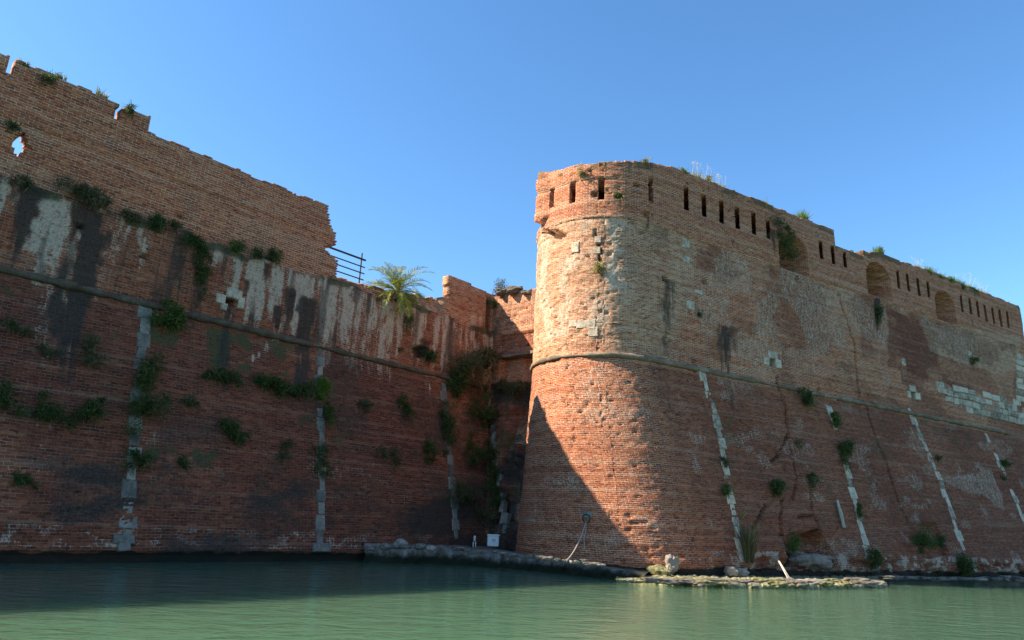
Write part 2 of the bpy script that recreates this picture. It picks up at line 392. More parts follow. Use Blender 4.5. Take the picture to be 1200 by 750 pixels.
# ------------------------------------------------------------ wall sheet builder
CU, CV = .09, .06
def sheet(name, parent, S, N, u0, u1, z0, z1, keep, disp, attrs, thick, uvf=None, mat=BRICK, cu=CU, ue=(), ze=(), shear=None):
    us = u0+np.arange(int(round((u1-u0)/cu))+1)*cu; zs = z0+np.arange(int(round((z1-z0)/CV))+1)*CV
    def merge(a, ex):          # close pairs of columns at the edges of openings, so their sides are sharp
        if len(ex) == 0: return a
        ex = np.array(ex); pr = np.sort(np.concatenate([ex-.006, ex+.006]))
        a = a[np.min(np.abs(a[:, None]-ex[None]), axis=1) > .02]; return np.sort(np.concatenate([a, pr]))
    us = merge(us, ue); zs = merge(zs, ze); nu = len(us)-1; nz = len(zs)-1
    U, Z = np.meshgrid(us, zs, indexing='ij')
    P = S(U, Z); Nn = N(U, Z); D = disp(U, Z)
    front = P+Nn*D[..., None]
    if shear is not None:
        Tg = np.cross(np.array([0, 0, 1.]), Nn); front = front+Tg*shear(U, Z)[..., None]
    Nh = Nn*np.array([1, 1, 0.]); Nh = Nh/np.linalg.norm(Nh, axis=-1)[..., None]
    back = S(U, Z)-Nh*(thick(U, Z) if callable(thick) else thick)[..., None] if callable(thick) else P-Nh*thick
    Uc = (U[:-1, :-1]+U[1:, 1:])/2; Zc = (Z[:-1, :-1]+Z[1:, 1:])/2
    K = keep(Uc, Zc)
    idx = np.arange((nu+1)*(nz+1)).reshape(nu+1, nz+1); nb = idx.size
    q = np.stack([idx[:-1, :-1], idx[1:, :-1], idx[1:, 1:], idx[:-1, 1:]], -1)
    UV = np.stack([U, Z], -1) if uvf is None else uvf(U, Z)
    UV = UV+np.stack([np.where(D < -.12, D, 0), np.where(D < -.12, D*.37, 0)], -1)
    UVf = UV.reshape(-1, 2)
    ff = q[K]; faces = [ff]; uvs = [UVf[ff]]
    faces.append((ff+nb)[:, ::-1]); uvs.append(UVf[ff][:, ::-1])
    Kp = np.pad(K, 1)
    th = float(np.mean(thick(Uc, Zc))) if callable(thick) else thick
    for (di, dj, a, b) in ((-1, 0, 3, 0), (1, 0, 1, 2), (0, -1, 0, 1), (0, 1, 2, 3)):
        m = K & ~Kp[1+di:1+di+nu, 1+dj:1+dj+nz]
        e = q[m]; A, Bv = e[:, a], e[:, b]
        faces.append(np.stack([A, Bv, Bv+nb, A+nb][::-1], -1))
        ua, ub = UVf[A], UVf[Bv]; o = np.array([th, 0]) if di else np.array([0, th])
        uvs.append(np.stack([ua, ub, ub+o, ua+o][::-1], 1))
    faces = np.concatenate(faces); uvs = np.concatenate(uvs).reshape(-1, 2)
    V = np.concatenate([front.reshape(-1, 3), back.reshape(-1, 3)])
    at = {k: np.concatenate([a.reshape(-1, 4)]*2) for k, a in attrs(U, Z).items()}
    used = np.zeros(len(V), bool); used[faces.ravel()] = True; rm = np.cumsum(used)-1
    me = mesh_np(name, V[used], rm[faces], uvs, {k: a[used] for k, a in at.items()})
    return link(name, me, mat, parent)
def pack(*c):
    s = c[0].shape; return np.stack([np.clip(x, 0, 1)+np.zeros(s) for x in c]+[np.ones(s)], -1)
def pits(U, Z, p, seed, deep=.11):
    r = np.random.default_rng(seed); m = (r.random(U.shape) < p)
    m2 = m.copy(); m2[1:] |= m[:-1] & (r.random(U.shape)[1:] < .6)
    m2[:, 1:] |= m2[:, :-1] & (r.random(U.shape)[:, 1:] < .25)
    return -1.0*m2*deep*(.5+.7*r.random(U.shape))
def base_disp(U, Z, seed, rough=1.):
    r = np.random.default_rng(seed)
    return (fbm(U*.7, Z*.9, seed)-.5)*.08*rough+(r.random(U.shape)-.5)*.026*rough+(fbm(U*3, Z*4, seed+3)-.5)*.022*rough
def box_mask(U, Z, u, z, hw, hh): return (np.abs(U-u) < hw) & (np.abs(Z-z) < hh)

# ============================================================ CURTAIN WALL (left)
UL0 = -20.
def ledge(U): return 11.3+(fbm(U*.8, U*0, 3)-.5)*.5
def top_L(U):
    n = (np.floor(vnoise(U*2.6, U*0+3, 5)*2.2))*CV
    t = np.where(U < 8.46, 15.22, 14.64)-n*np.where(U < 8.46, .5, 1)
    t = np.where(U > 12, t-.05*np.floor(fbm(U*1.5, U*0, 9)*3), t)
    low = 11.62+(U-16.9)*.10
    low = low-(fbm(U*2, U*0, 14)-.5)*.35
    t = np.where(U > 16.2, low, t)
    t = np.where(U > 23.3, 13.62-n*.4, t); t = np.where(U > 25.2, 13.5-n*.4, t)
    return t
def keep_L(U, Z):
    # ragged broken end of the tall parapet
    end = 15.95+(14.6-Z)*.28+(vnoise(Z*2.6, Z*0, 8)-.5)*.75+(np.floor(Z/CV) % 2)*.1
    T = top_L(np.minimum(U, 16.1))
    tall = (U < end) & (Z < T)
    low = Z < top_L(np.maximum(U, 16.3))
    k = np.where(U < 17.3, tall | low, low)
    blk = (U > 23.2) & (U < 23.5+(13.6-Z)*.1+(vnoise(Z*4, Z*0, 2))*.12)&(Z > 12.4)
    k = k & ~blk
    k &= ~((np.abs(U-4.1) < .11) & (Z > 14.62)); k &= ~((np.abs(U-7.36-(Z-14.6)*.1) < .09) & (Z > 14.55))
    k &= ~((np.abs(U-4.85)/.24+np.abs(Z-12.46)/.46) < 1)
    k &= ~((np.abs(U+6) < .11) & (Z > 14.62)); k &= ~((np.abs(U+1) < .11) & (Z > 14.62))
    return k
loopL = IL((269, 352)); holeL = IL((492, 412)); tinyL = IL((530, 375))
def disp_L(U, Z):
    d = base_disp(U, Z, 21, np.where(Z > ledge(U), .6, 1.))
    d = d+np.where(Z > ledge(U), -.16, 0)
    d = d-.05*(Z > 12.95+.03*np.sin(U))*(U < 17)*(Z < 13.15)
    lo = (Z < zL)
    d = d+pits(U, Z, np.where(lo, .012, .006)*(fbm(U*.4, Z*.6, 31) > .47), 33, .10)
    d = d+np.where(Z < .32, -.14-.10*fbm(U*2, Z*3, 12), 0)+np.where((Z < .95), (fbm(U*3, Z*5, 41)-.5)*.10, 0)
    d = np.where(box_mask(U, Z, loopL[0], loopL[1], .24, .22), -1.0, d)
    h = ((U-holeL[0])/.55)**2+((Z-holeL[1])/.30)**2+(fbm(U*3, Z*3, 5)-.5)*.8
    d = np.where(h < 1, -.55, d)
    d = np.where(box_mask(U, Z, tinyL[0], tinyL[1], .11, .16), -.5, d)
    for px in ((170, 300), (470, 410), (213, 252), (560, 395), (330, 300), (95, 265)):
        q = IL(px); d = np.where(box_mask(U, Z, q[0], q[1], .12, .09), -.35, d)
    # vertical erosion groove at the corner with the flank
    d = d-.10*(np.abs(U-26.6) < .25)
    # sloping rubble coping on the low wall
    cop = (U > 17.0) & (U < 23.3)
    d = d-np.where(cop, sst(Z, 11.2, 12.3)*.75*(.6+.6*fbm(U*1.5, Z*2, 77)), 0)*(Z > ledge(U)-.05)
    return d
def attrs_L(U, Z):
    soot = np.zeros(U.shape); pale = np.zeros(U.shape); tan = np.zeros(U.shape); moss = np.zeros(U.shape)
    up = Z > ledge(U)
    tan += np.where(up, .16+.25*sst(fbm(U*.4, Z*.7, 68), .45, .6), -.25)
    tan += .5*sst(U, 18, 22)*(Z > 9.3)
    lg = fbm(U*.35, Z*.45, 52)
    tan -= np.where(up, .8*sst(fbm(U*.5, Z*.9, 66), .55, .7), 0)
    # lime bloom below the ledge
    st = fbm(U*2.2, Z*.28, 61)
    band = sst(Z, 8.4, 9.6)*(1-sst(Z, ledge(U)-.3, ledge(U)+.1))
    side = np.where(U < 9, 1, np.where(U < 11.3, .35, 1))*(1-sst(U, 21.5, 24.5)*.45)
    pale += band*side*sst(st+.35*(Z-9.8)/2, .38, .58)*1.
    soot += .55*sst(fbm(U*3.1, Z*.25, 77), .55, .68)*(~up)*sst(Z, 8.2, 8.6)
    pale += .9*sst(fbm(U*3.6, Z*.22, 71), .50, .62)*sst(Z, 8.2, 9)*(U > 13)*(~up)
    for pts, wd in ([((0, 210), (0, 245)), 30], [((60, 250), (45, 330)), 18], [((100, 250), (72, 360), (68, 400)), 60], [((128, 270), (112, 340)), 30], [((268, 300), (268, 345), (262, 430)), 16], [((330, 330), (325, 400), (296, 420)), 24], [((420, 350), (412, 415)), 55], [((450, 380), (446, 428)), 45], [((500, 440), (503, 470)), 12], [((385, 350), (380, 410)), 36], [((560, 370), (555, 440)), 20]):
        pale = np.maximum(pale, .75*streak(U, Z, IL, pts, wd, 70+wd))
    for pts, wd, s in ([((35, 222), (24, 270), (12, 310)), 34, 1], [((108, 250), (98, 300), (86, 350), (76, 410)), 44, 1.1], [((78, 380), (72, 450)), 30, .6], [((232, 300), (235, 340), (225, 380)), 18, .6], [((212, 300), (210, 325)), 14, .7], [((358, 350), (356, 420), (352, 450)), 22, .9], [((342, 340), (338, 375)), 14, .8], [((326, 362), (325, 385)), 10, .9], [((268, 362), (262, 420), (262, 450)), 22, .65], [((312, 310), (309, 330)), 10, .6], [((290, 330), (288, 345)), 9, .6], [((576, 350), (574, 430)), 12, .6], [((498, 400), (500, 420)), 18, .6]):
        k = streak(U, Z, IL, pts, wd, 90+int(wd)); soot = np.maximum(soot, s*k); pale *= 1-.7*k
    fibp = fbm(U*4.5, Z*.3, 78); pale *= .35+.85*sst(fibp, .33, .55)
    # damp, dirty lower wall
    low = 1-sst(Z, 7.9, 8.5)
    red = low*(.92+.3*(fbm(U*.3, Z*.4, 15)-.5))+(~up)*(1-low)*.55
    red -= low*.35*sst(fbm(U*.25, Z*.35, 81), .5, .7)
    soot += low*.42*sst(fbm(U*.35, Z*.5, 82), .45, .7)
    soot += low*.35*(1-sst(Z, 2.6, 3.6))*sst(fbm(U*.5, Z*1.5, 83), .42, .6)
    # rows of white salts
    sal = sst(fbm(U*1.3, Z*3.2, 84), .56, .66)*((Z < 4.1) & (Z > 2.2))*.28
    sal += sst(fbm(U*2.5, Z*5, 85), .47, .62)*((Z < 1.0) & (Z > .42))*.45
    sal += sst(fbm(U*2., Z*6, 86), .42, .6)*((Z < .62) & (Z > .42))*.4
    pale = np.maximum(pale, sal)
    moss += low*.8*sst(fbm(U*.28, Z*.4, 95), .46, .62)*sst(fbm(U*2.2, Z*2.2, 98), .4, .6)*(1-sst(U, 14, 19)*.5)*(Z > 3)
    moss += .9*np.exp(-((Z-ledge(U)+.1)/.25)**2)*sst(fbm(U*.9, Z*.3, 96), .42, .55)
    moss += .6*((U > 17) & (U < 23))*(Z > ledge(U)-.1)*sst(fbm(U*1.5, Z*1.5, 97), .4, .6)
    alg = 1-sst(Z+(fbm(U*2, Z*2, 7)-.5)*.2, .26, .40)
    return dict(stainA=pack(soot, pale, tan), stainB=pack(moss, red, alg))
curtain = empty('curtain_wall', (0, 0, 0), 'long brick curtain wall on the left with a tall broken parapet and soot streaks', 'wall')
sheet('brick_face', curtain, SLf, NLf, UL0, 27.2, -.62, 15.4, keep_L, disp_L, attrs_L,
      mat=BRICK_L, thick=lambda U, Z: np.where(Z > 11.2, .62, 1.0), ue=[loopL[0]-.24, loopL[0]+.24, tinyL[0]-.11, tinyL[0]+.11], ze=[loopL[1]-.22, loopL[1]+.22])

# ============================================================ BASTION (right)
UT = float(t0f(np.array(zR)))               # t of the tangent line above the cordon
UEND = TEND-UT+5
def tR(t): return t-UT
slits = [(648, 222, 243), (672, 214, 238), (705, 209, 233), (762, 210, 236), (803, 220, 246), (824, 229, 254), (844.5, 237, 261), (863, 244, 268), (882, 250, 275), (899, 259, 279)]
slits2 = [(961, 283, 303), (975, 288, 309), (989, 296, 313)]
slits3 = [(1051.5, 318, 337), (1063, 322, 341), (1075.5, 327, 346), (1087, 331, 348), (1126, 347, 365), (1136, 350, 368), (1145, 354, 371), (1154, 358, 376), (1163, 361, 379), (1171.5, 364, 382), (1180, 366, 383)]
SLP = []
for x, ya, yb in slits+slits2+slits3:
    a, b = IR((x, ya)), IR((x, yb)); SLP.append(((a[0]+b[0])/2, (a[1]+b[1])/2, abs(a[1]-b[1])/2))
TPX = [(623, 208), (640, 204), (660, 200), (690, 194), (715, 191), (740, 190), (765, 192), (785, 197)]
TPU, TPZ = [], []
for q_ in TPX:
    a_ = IR(q_); TPU.append(a_[0]); TPZ.append(a_[1])
o_ = np.argsort(TPU); TPU = np.array(TPU)[o_]; TPZ = np.array(TPZ)[o_]; print('TOP', TPU, TPZ)
def top_R(U):
    n = np.floor(vnoise(U*2.2, U*0+5, 15)*2.4)*CV
    t = 17.62-n
    t = np.where(U < TPU[-1], np.interp(U, TPU, TPZ)-n*.6+.06, t)
    t = np.where(U > tR(33.35), 16.72-n*.4, t)
    t = np.where(U > tR(35.9), 17.1-n+.28*sst(U, tR(36), tR(38)), t)
    t = np.where(U > tR(41), 17.45-n*.7, t)
    return t
U_LE = -2.05*RREF      # left of this the corbelled top is broken
def keep_R(U, Z):
    k = Z < top_R(U)
    return k
loopR = [IR((906, 424)), IR((1071, 462))]; patchN = [IR((862, 340))]
arches = [(IR((929, 298)), .95+.35, 1.0), (IR((1029, 330)), 1.35, 1.0), (IR((1107, 360)), 1.25, 1.0)]
crk = [[(911, 442), (921, 478), (925, 520), (934, 560), (930, 585)], [(1016, 478), (1024, 505), (1040, 545), (1050, 580), (1064, 612)], [(983, 345), (1000, 400), (1008, 474)],
       [(925, 505), (915, 530), (905, 540)], [(898, 592), (890, 606), (883, 618)], [(917, 585), (915, 620), (920, 635)], [(951, 575), (953, 600), (962, 622)], [(935, 605), (955, 604)], [(696, 268), (700, 285), (703, 306)]]
CRK = [[IR(p) for p in c] for c in crk]
CAV = [IR(p) for p in ((921, 628), (958, 620), (972, 640), (985, 664), (925, 664))]
CAV2 = [IR(p) for p in ((1064, 613), (1098, 613), (1112, 650), (1082, 655))]
COR = [IR(p) for p in ((637, 269), (655, 270), (664, 276), (655, 281), (645, 279), (639, 282))]
def disp_R(U, Z):
    lit = sst(-U, -2, 1)
    d = base_disp(U, Z, 121, np.where(Z > 14.3, .7, 1.))
    pr = np.where(Z < zR, .014, .012)*lit+.004
    d = d+pits(U, Z, pr*(.3+1.4*(fbm(U*.6, Z*.8, 131) > .5)), 133, .10)
    d = d+np.where((Z > zR) & (Z < 14.2), (fbm(U*2.6, Z*3.4, 140)-.5)*.04, 0)
    d = d-.02*((Z > 9.) & (Z < 14.3))*sst(fbm(U*.8, Z*.9, 151), .5, .53)
    # band of the parapet stands proud
    d = d+.05*(Z > 14.42)
    # corbelled left shoulder
    prj = .50*sst(-U, 1.5*RREF, 1.8*RREF)*(.8+.4*vnoise(Z*2.3, Z*0, 4))
    jag = 14.95+.6*(fbm(U*1.5, U*0, 143)-.5)
    d = d+np.where(Z > jag, prj*.8, 0)
    
    d = d-.05*(np.abs(Z-16.2) < .05)*(U < 2)
    d = d+np.where((Z < .42), -.10, 0)+np.where(Z < 1.1, (fbm(U*2.5, Z*4, 141)-.5)*.16, 0)
    rag = sst(fbm(U*.8, Z*1.5, 171), .5, .58)*(Z < .8)*(U > 2); d = d-rag*.28
    for c in CRK:
        D = seg_d(U+(fbm(U*3, Z*3, 3)-.5)*.25, Z+(fbm(U*5, Z*5, 4)-.5)*.1, c); d = d-.30*(D < .055)
    a = inpoly(U, Z+(fbm(U*2, Z*2, 8)-.5)*.2, CAV); d = np.where(a, -.75+(fbm(U*3, Z*3, 9)-.5)*.5, d)
    a = inpoly(U, Z, CAV2); d = np.where(a, -.28+(fbm(U*4, Z*4, 9)-.5)*.1, d)
    a = inpoly(U, Z+(fbm(U*2, Z*2, 8)-.5)*.15, COR); d = np.where(a, -.5, d)
    for (u, z), h, wv in arches:
        r = h*.95
        ar = (np.abs(U-u) < r*.92) & (Z > z-.95) & (Z < z+.1) | (((U-u)/(r*.92))**2+((Z-z)/(r*.85))**2 < 1) & (Z >= z)
        d = np.where(ar, -1.35+(fbm(U*2, Z*2, 7)-.5)*.2, d)
    for u, z, h in SLP: d = np.where((np.abs(U-u) < .14) & (np.abs(Z-z) < h), -1.7, d)
    for u, z in loopR: d = np.where(box_mask(U, Z, u, z, .24, .24), -1., d)
    for px in ((779, 327), (757, 252), (858, 283), (934, 326), (826, 330), (636, 448), (813, 424), (959, 458), (698, 228), (724, 230), (745, 217)):
        q = IR(px); d = np.where(box_mask(U, Z, q[0], q[1], .13, .1), -.4, d)
    return d
def shear_R(U, Z):
    sh = np.zeros(U.shape)
    for u, z, h in SLP: sh = np.where((np.abs(U-u) < .14) & (np.abs(Z-z) < h), (U-u)*6. if u < 1 else (U-u+.13)*9., sh)
    return sh
def uv_R(U, Z):
    c, r = cen(Z); return np.stack([np.where(U > 0, U, U*r/RREF), Z], -1)
def attrs_R(U, Z):
    z0 = np.zeros(U.shape); soot = z0.copy(); pale = z0.copy(); tan = z0.copy(); moss = z0.copy()
    up = Z > 14.4+.15*(fbm(U, Z, 4)-.5)
    mid = (Z > zR) & ~up
    tan += np.where(up, .24, 0)
    tan += mid*(.42*sst(fbm(U*.35, Z*.5, 200), .42, .6))
    tan += mid*.5*sst(-U, -2, 3)
    tanreg = area(U, Z, IR, [(780, 285), (815, 285), (808, 370), (780, 370)], 5, .2); tan = np.maximum(tan, tanreg)
    t2 = area(U, Z, IR, [(1080, 378), (1195, 395), (1195, 425), (1175, 440), (1140, 430), (1090, 412)], 6, .1)
    tan = np.maximum(tan, t2); 
    pm = mid*sst(fbm(U*.55, Z*.6, 201)+.06*(Z < 13.0), .48, .64)*.5
    pm += mid*sst(-U, 0, 2.5)*sst(fbm(U*1.2, Z*.6, 204), .42, .6)*.68
    pm *= 1-.8*np.exp(-((U-.3)/1.5)**2); tan += mid*.5*np.exp(-((U-.3)/1.8)**2)
    pale = np.maximum(pale, pm)
    dk = area(U, Z, IR, [(1040, 360), (1078, 378), (1090, 412), (1160, 435), (1175, 470), (1110, 450), (1040, 430)], 7, .12)
    pale *= 1-.8*dk; red0 = dk*.3
    pale = np.maximum(pale, t2*.34)
    pale *= np.where(Z < 9.3, .5, 1)
    pale = np.maximum(pale, .35*area(U, Z, IR, [(905, 400), (990, 425), (985, 445), (915, 430)], 8, .15))
    pale = np.maximum(pale, .5*area(U, Z, IR, [(878, 395), (900, 395), (905, 440), (880, 430)], 9, .15))
    # low, battered part
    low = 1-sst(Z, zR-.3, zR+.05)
    sh = sst(U, -2.2, 1.2)  # side away from the sun: shade painted in as deeper red and extra soot
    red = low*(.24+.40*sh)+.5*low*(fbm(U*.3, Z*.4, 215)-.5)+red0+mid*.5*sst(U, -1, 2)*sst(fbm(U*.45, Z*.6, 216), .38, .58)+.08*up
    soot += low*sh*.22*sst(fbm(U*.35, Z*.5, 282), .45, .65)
    pale = np.maximum(pale, low*.42*sst(fbm(U*.7, Z*1.5, 283), .56, .7))
    pale = np.maximum(pale, .55*area(U, Z, IR, [(1100, 560), (1160, 550), (1180, 600), (1130, 575)], 8, .3))
    pale = np.maximum(pale, (Z < 1.0)*(Z > .25)*sst(fbm(U*3.5, Z*4.5, 285), .48, .6)*.9*sst(U, -3, 5))
    moss += low*.5*sst(fbm(U*.35, Z*.5, 291), .57, .7)*sh*sst(fbm(U*2.2, Z*2.2, 298), .4, .6)
    for pts, wd, s in ([((783, 330), (781, 370), (779, 410)), 26, .55], [((850, 384), (851, 440), (858, 480)), 20, .7], [((858, 384), (862, 410)), 20, .45], [((904, 270), (907, 300)), 10, .6], [((1028, 352), (1028, 385)), 13, .9], [((758, 255), (762, 275)), 10, .5], [((1055, 430), (1062, 460)), 12, .5], [((700, 320), (706, 330)), 12, .4], [((925, 405), (920, 412)), 10, .5], [((1138, 375), (1140, 385)), 6, .5], [((770, 430), (800, 520)), 40, .3]):
        k = streak(U, Z, IR, pts, wd, 300+int(wd)); soot = np.maximum(soot, s*k); pale *= 1-.5*k
    moss += .6*(Z > top_R(U)-.35)*sst(fbm(U*.8, Z, 299), .45, .6)
    alg = 1-sst(Z+(fbm(U*2, Z*2, 7)-.5)*.2, .30, .48)
    return dict(stainA=pack(soot, pale, tan), stainB=pack(moss, red, alg))
bastion = empty('bastion', (0, 0, 0), 'tall round-cornered brick bastion with a row of narrow firing slits', 'fortress')
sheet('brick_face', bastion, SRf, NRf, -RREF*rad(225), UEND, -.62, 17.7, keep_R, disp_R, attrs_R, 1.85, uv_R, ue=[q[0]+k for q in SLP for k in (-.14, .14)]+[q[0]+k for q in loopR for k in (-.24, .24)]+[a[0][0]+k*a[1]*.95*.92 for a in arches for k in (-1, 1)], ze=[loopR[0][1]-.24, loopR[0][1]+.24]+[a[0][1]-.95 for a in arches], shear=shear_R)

# ============================================================ FLANK between them
zlint = IFl((600, 416))[1]; zsill = IFl((600, 447))[1]; zft = IFl((602, 342))[1]
uo0 = IFl((584, 430))[0]
uop = IFl((606, 430))[0]
def keep_F(U, Z): return Z < zft-.1-(fbm(U*1.2, U*0, 33)-.5)*.4
def disp_F(U, Z):
    d = base_disp(U, Z, 421)+pits(U, Z, .02, 423, .12)
    d = np.where((Z > zlint+.05) & (Z < zlint+1.1) & (U > uo0), d-.12, d)
    d = np.where((Z < zlint-.08) & (Z > zsill) & (U > uo0+.1) , np.where(U > uop, -1.9, -.4), d)
    d = d-np.where((Z < zsill) & (U > 1.7), .55*sst(fbm(U*1.5, Z*.8, 431), .35, .5), 0)
    return d
def attrs_F(U, Z):
    z0 = np.zeros(U.shape)
    low = 1-sst(Z, zsill-.1, zsill+.1)
    pale = .5*sst(fbm(U*2.5, Z*.4, 441), .45, .6)*(Z > zsill)*(Z < zlint)
    pale = np.maximum(pale, .25*(Z > zlint+1.3)); pale = np.maximum(pale, low*sst(fbm(U, Z, 445), .52, .62)*.6*(U > 1.8))
    red = low*.7+.45*((Z > zlint) & (Z < zlint+1.1))
    moss = low*.6*sst(fbm(U*1.4, Z*.9, 442), .45, .6)
    soot = low*(.2+.5*sst(fbm(U*.6, Z*.5, 443), .4, .6))+.35*np.exp(-((U)/.35)**2)*(Z > 9)
    tan = .45*(Z > zlint+1.1); soot = soot+.35*(Z > zlint+1.1)*sst(fbm(U*1.2, Z*1.2, 447), .4, .6)
    return dict(stainA=pack(soot, pale, tan), stainB=pack(moss, red, z0))
flank = empty('flank_wall', (0, 0, 0), 'narrow shaded brick wall in the recess between curtain wall and bastion', 'wall')
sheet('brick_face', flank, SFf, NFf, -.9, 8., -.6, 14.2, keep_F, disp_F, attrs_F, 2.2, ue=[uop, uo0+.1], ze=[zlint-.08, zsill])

# ------------------------------------------------------------ stone blocks on a wall
def block(mb, W, u, z, w_, h_, proud=.03, deep=.25, jit=.03, rng=random):
    S, N, _ = W
    cs = []
    for (a, b) in ((-.5, -.5), (.5, -.5), (.5, .5), (-.5, .5)):
        uu = u+a*w_+rng.uniform(-jit, jit); zz = z+b*h_+rng.uniform(-jit, jit)
        cs.append((uu, zz))
    def pt(uu, zz, o): return S(np.array(uu), np.array(zz))+N(np.array(uu), np.array(zz))*o
    back = [pt(*c, -deep) for c in cs]
    mid = [pt(*c, proud-.02) for c in cs]
    fr = [pt(u+(c[0]-u)*.88, z+(c[1]-z)*.86, proud+rng.uniform(0, .02)) for c in cs]
    n = len(mb.v); mb.v += [tuple(p) for p in back+mid+fr]
    for a, b in ((0, 4), (4, 8)):
        for i in range(4):
            j = (i+1) % 4; mb.f.append((n+a+i, n+a+j, n+b+j, n+b+i))
    mb.f.append((n+8, n+9, n+10, n+11))
def stone_strip(parent, key, pts, wpx, mat, gaps=(), h=.42, label=None, seed=1):
    W = WALLS[key]; rng = random.Random(seed); q = [W[2](p) for p in pts]; q.sort(key=lambda a: a[1])
    zs = [a[1] for a in q]; us = [a[0] for a in q]
    z = zs[0]; i = 0; mb = MB(); runs = []
    sc = depth(W[0](np.array(us[0]), np.array(zs[0])))/F
    while z < zs[-1]:
        hh = h*rng.uniform(.75, 1.25); u = float(np.interp(z+hh/2, zs, us)); P = W[0](np.array(u), np.array(z+hh/2)); X, Y = pix(P)
        if not any(a < Y < b for a, b in gaps):
            ww = wpx*sc*(1.25 if i % 2 else .78)*rng.uniform(.85, 1.12)
            block(mb, W, u+rng.uniform(-.06, .06), z+hh/2, ww, hh+.01, proud=rng.uniform(.0, .03), rng=rng)
        elif mb.v: runs.append(mb); mb = MB()
        z += hh; i += 1
    if mb.v: runs.append(mb)
    for m_ in runs: o = m_.build('stone_strip', mat, parent)
    if label: o['label'] = label
    return o
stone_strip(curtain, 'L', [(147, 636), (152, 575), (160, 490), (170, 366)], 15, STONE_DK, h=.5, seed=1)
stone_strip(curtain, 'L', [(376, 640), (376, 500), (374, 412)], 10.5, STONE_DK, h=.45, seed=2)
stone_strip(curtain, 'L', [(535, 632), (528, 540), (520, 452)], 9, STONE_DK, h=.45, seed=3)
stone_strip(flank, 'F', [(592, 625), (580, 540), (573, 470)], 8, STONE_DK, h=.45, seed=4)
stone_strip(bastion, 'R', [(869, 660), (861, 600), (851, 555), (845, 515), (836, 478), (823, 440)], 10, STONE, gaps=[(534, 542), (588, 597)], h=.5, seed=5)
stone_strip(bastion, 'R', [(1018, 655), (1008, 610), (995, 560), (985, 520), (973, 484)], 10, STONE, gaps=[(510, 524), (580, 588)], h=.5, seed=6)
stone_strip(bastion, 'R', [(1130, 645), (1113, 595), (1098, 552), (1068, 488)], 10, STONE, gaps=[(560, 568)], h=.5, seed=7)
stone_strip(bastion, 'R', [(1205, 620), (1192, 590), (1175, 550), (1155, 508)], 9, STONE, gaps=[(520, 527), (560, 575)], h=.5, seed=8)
def blocks_px(name, parent, key, lst, mat, seed=3, proud=.03, single=False):
    W = WALLS[key]; mb = MB(); rng = random.Random(seed)
    for x0, y0, x1, y1 in lst:
        a = W[2](((x0+x1)/2, (y0+y1)/2)); l = W[2]((x0, (y0+y1)/2)); r = W[2]((x1, (y0+y1)/2)); t = W[2](((x0+x1)/2, y0)); b = W[2](((x0+x1)/2, y1))
        block(mb, W, a[0], a[1], abs(r[0]-l[0])+.02, abs(t[1]-b[1])+.02, proud=proud, deep=.3, jit=.02, rng=rng)
        if single: mb.build(name, mat, parent); mb = MB()
    if not single: return mb.build(name, mat, parent)
blocks_px('stone_frame', curtain, 'L', [(266, 339, 284, 350), (253, 345, 264, 355), (279, 349, 286, 361), (258, 355, 266, 363)], STONE)
blocks_px('stone_frame', bastion, 'R', [(900, 412, 911, 420), (895, 419, 901, 427), (909, 422, 915, 431)], STONE)
blocks_px('stone_frame', bastion, 'R', [(1066, 452, 1073, 459), (1063, 459, 1067, 466), (1073, 461, 1078, 468)], STONE)
# single pale stones let into the bastion
rr = random.Random(5)
lst = [(667, 375, 676, 383), (675, 375, 698, 384), (690, 384, 700, 394), (805, 352, 814, 362), (814, 340, 824, 345), (800, 280, 808, 290), (801, 300, 808, 308), (1057, 420, 1061, 428), (697, 277, 704, 284), (696, 289, 703, 297), (670, 284, 678, 296), (1135, 412, 1139, 417)]
blocks_px('inset_stone', bastion, 'R', lst, STONE, proud=.008, single=True)
lst = []
for r_ in range(4):
    x = 1097+r_*1.5
    while x < 1203:
        ww = rr.uniform(6, 12); f = (x-1097)/105.
        yc = 451+r_*7.2+f*24
        if not (r_ == 3 and x < 1125) and rr.random() < .86: lst.append((x+.4, yc-rr.uniform(2.6, 3.8), x+ww-.4, yc+rr.uniform(2.6, 3.6)))
        x += ww
blocks_px('stone_patch', bastion, 'R', lst, STONE, seed=9)
lst = [(1190+rr.uniform(-1, 2), y, 1199+rr.uniform(-2, 2), y+6) for y in range(415, 470, 7)]
blocks_px('stone_quoins', bastion, 'R', lst, STONE, seed=10)
# base stones under the two strips of the curtain wall
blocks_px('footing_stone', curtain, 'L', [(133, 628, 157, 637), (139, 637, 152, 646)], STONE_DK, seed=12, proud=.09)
blocks_px('footing_stone', curtain, 'L', [(367, 637, 386, 647)], STONE_DK, seed=13, proud=.09)

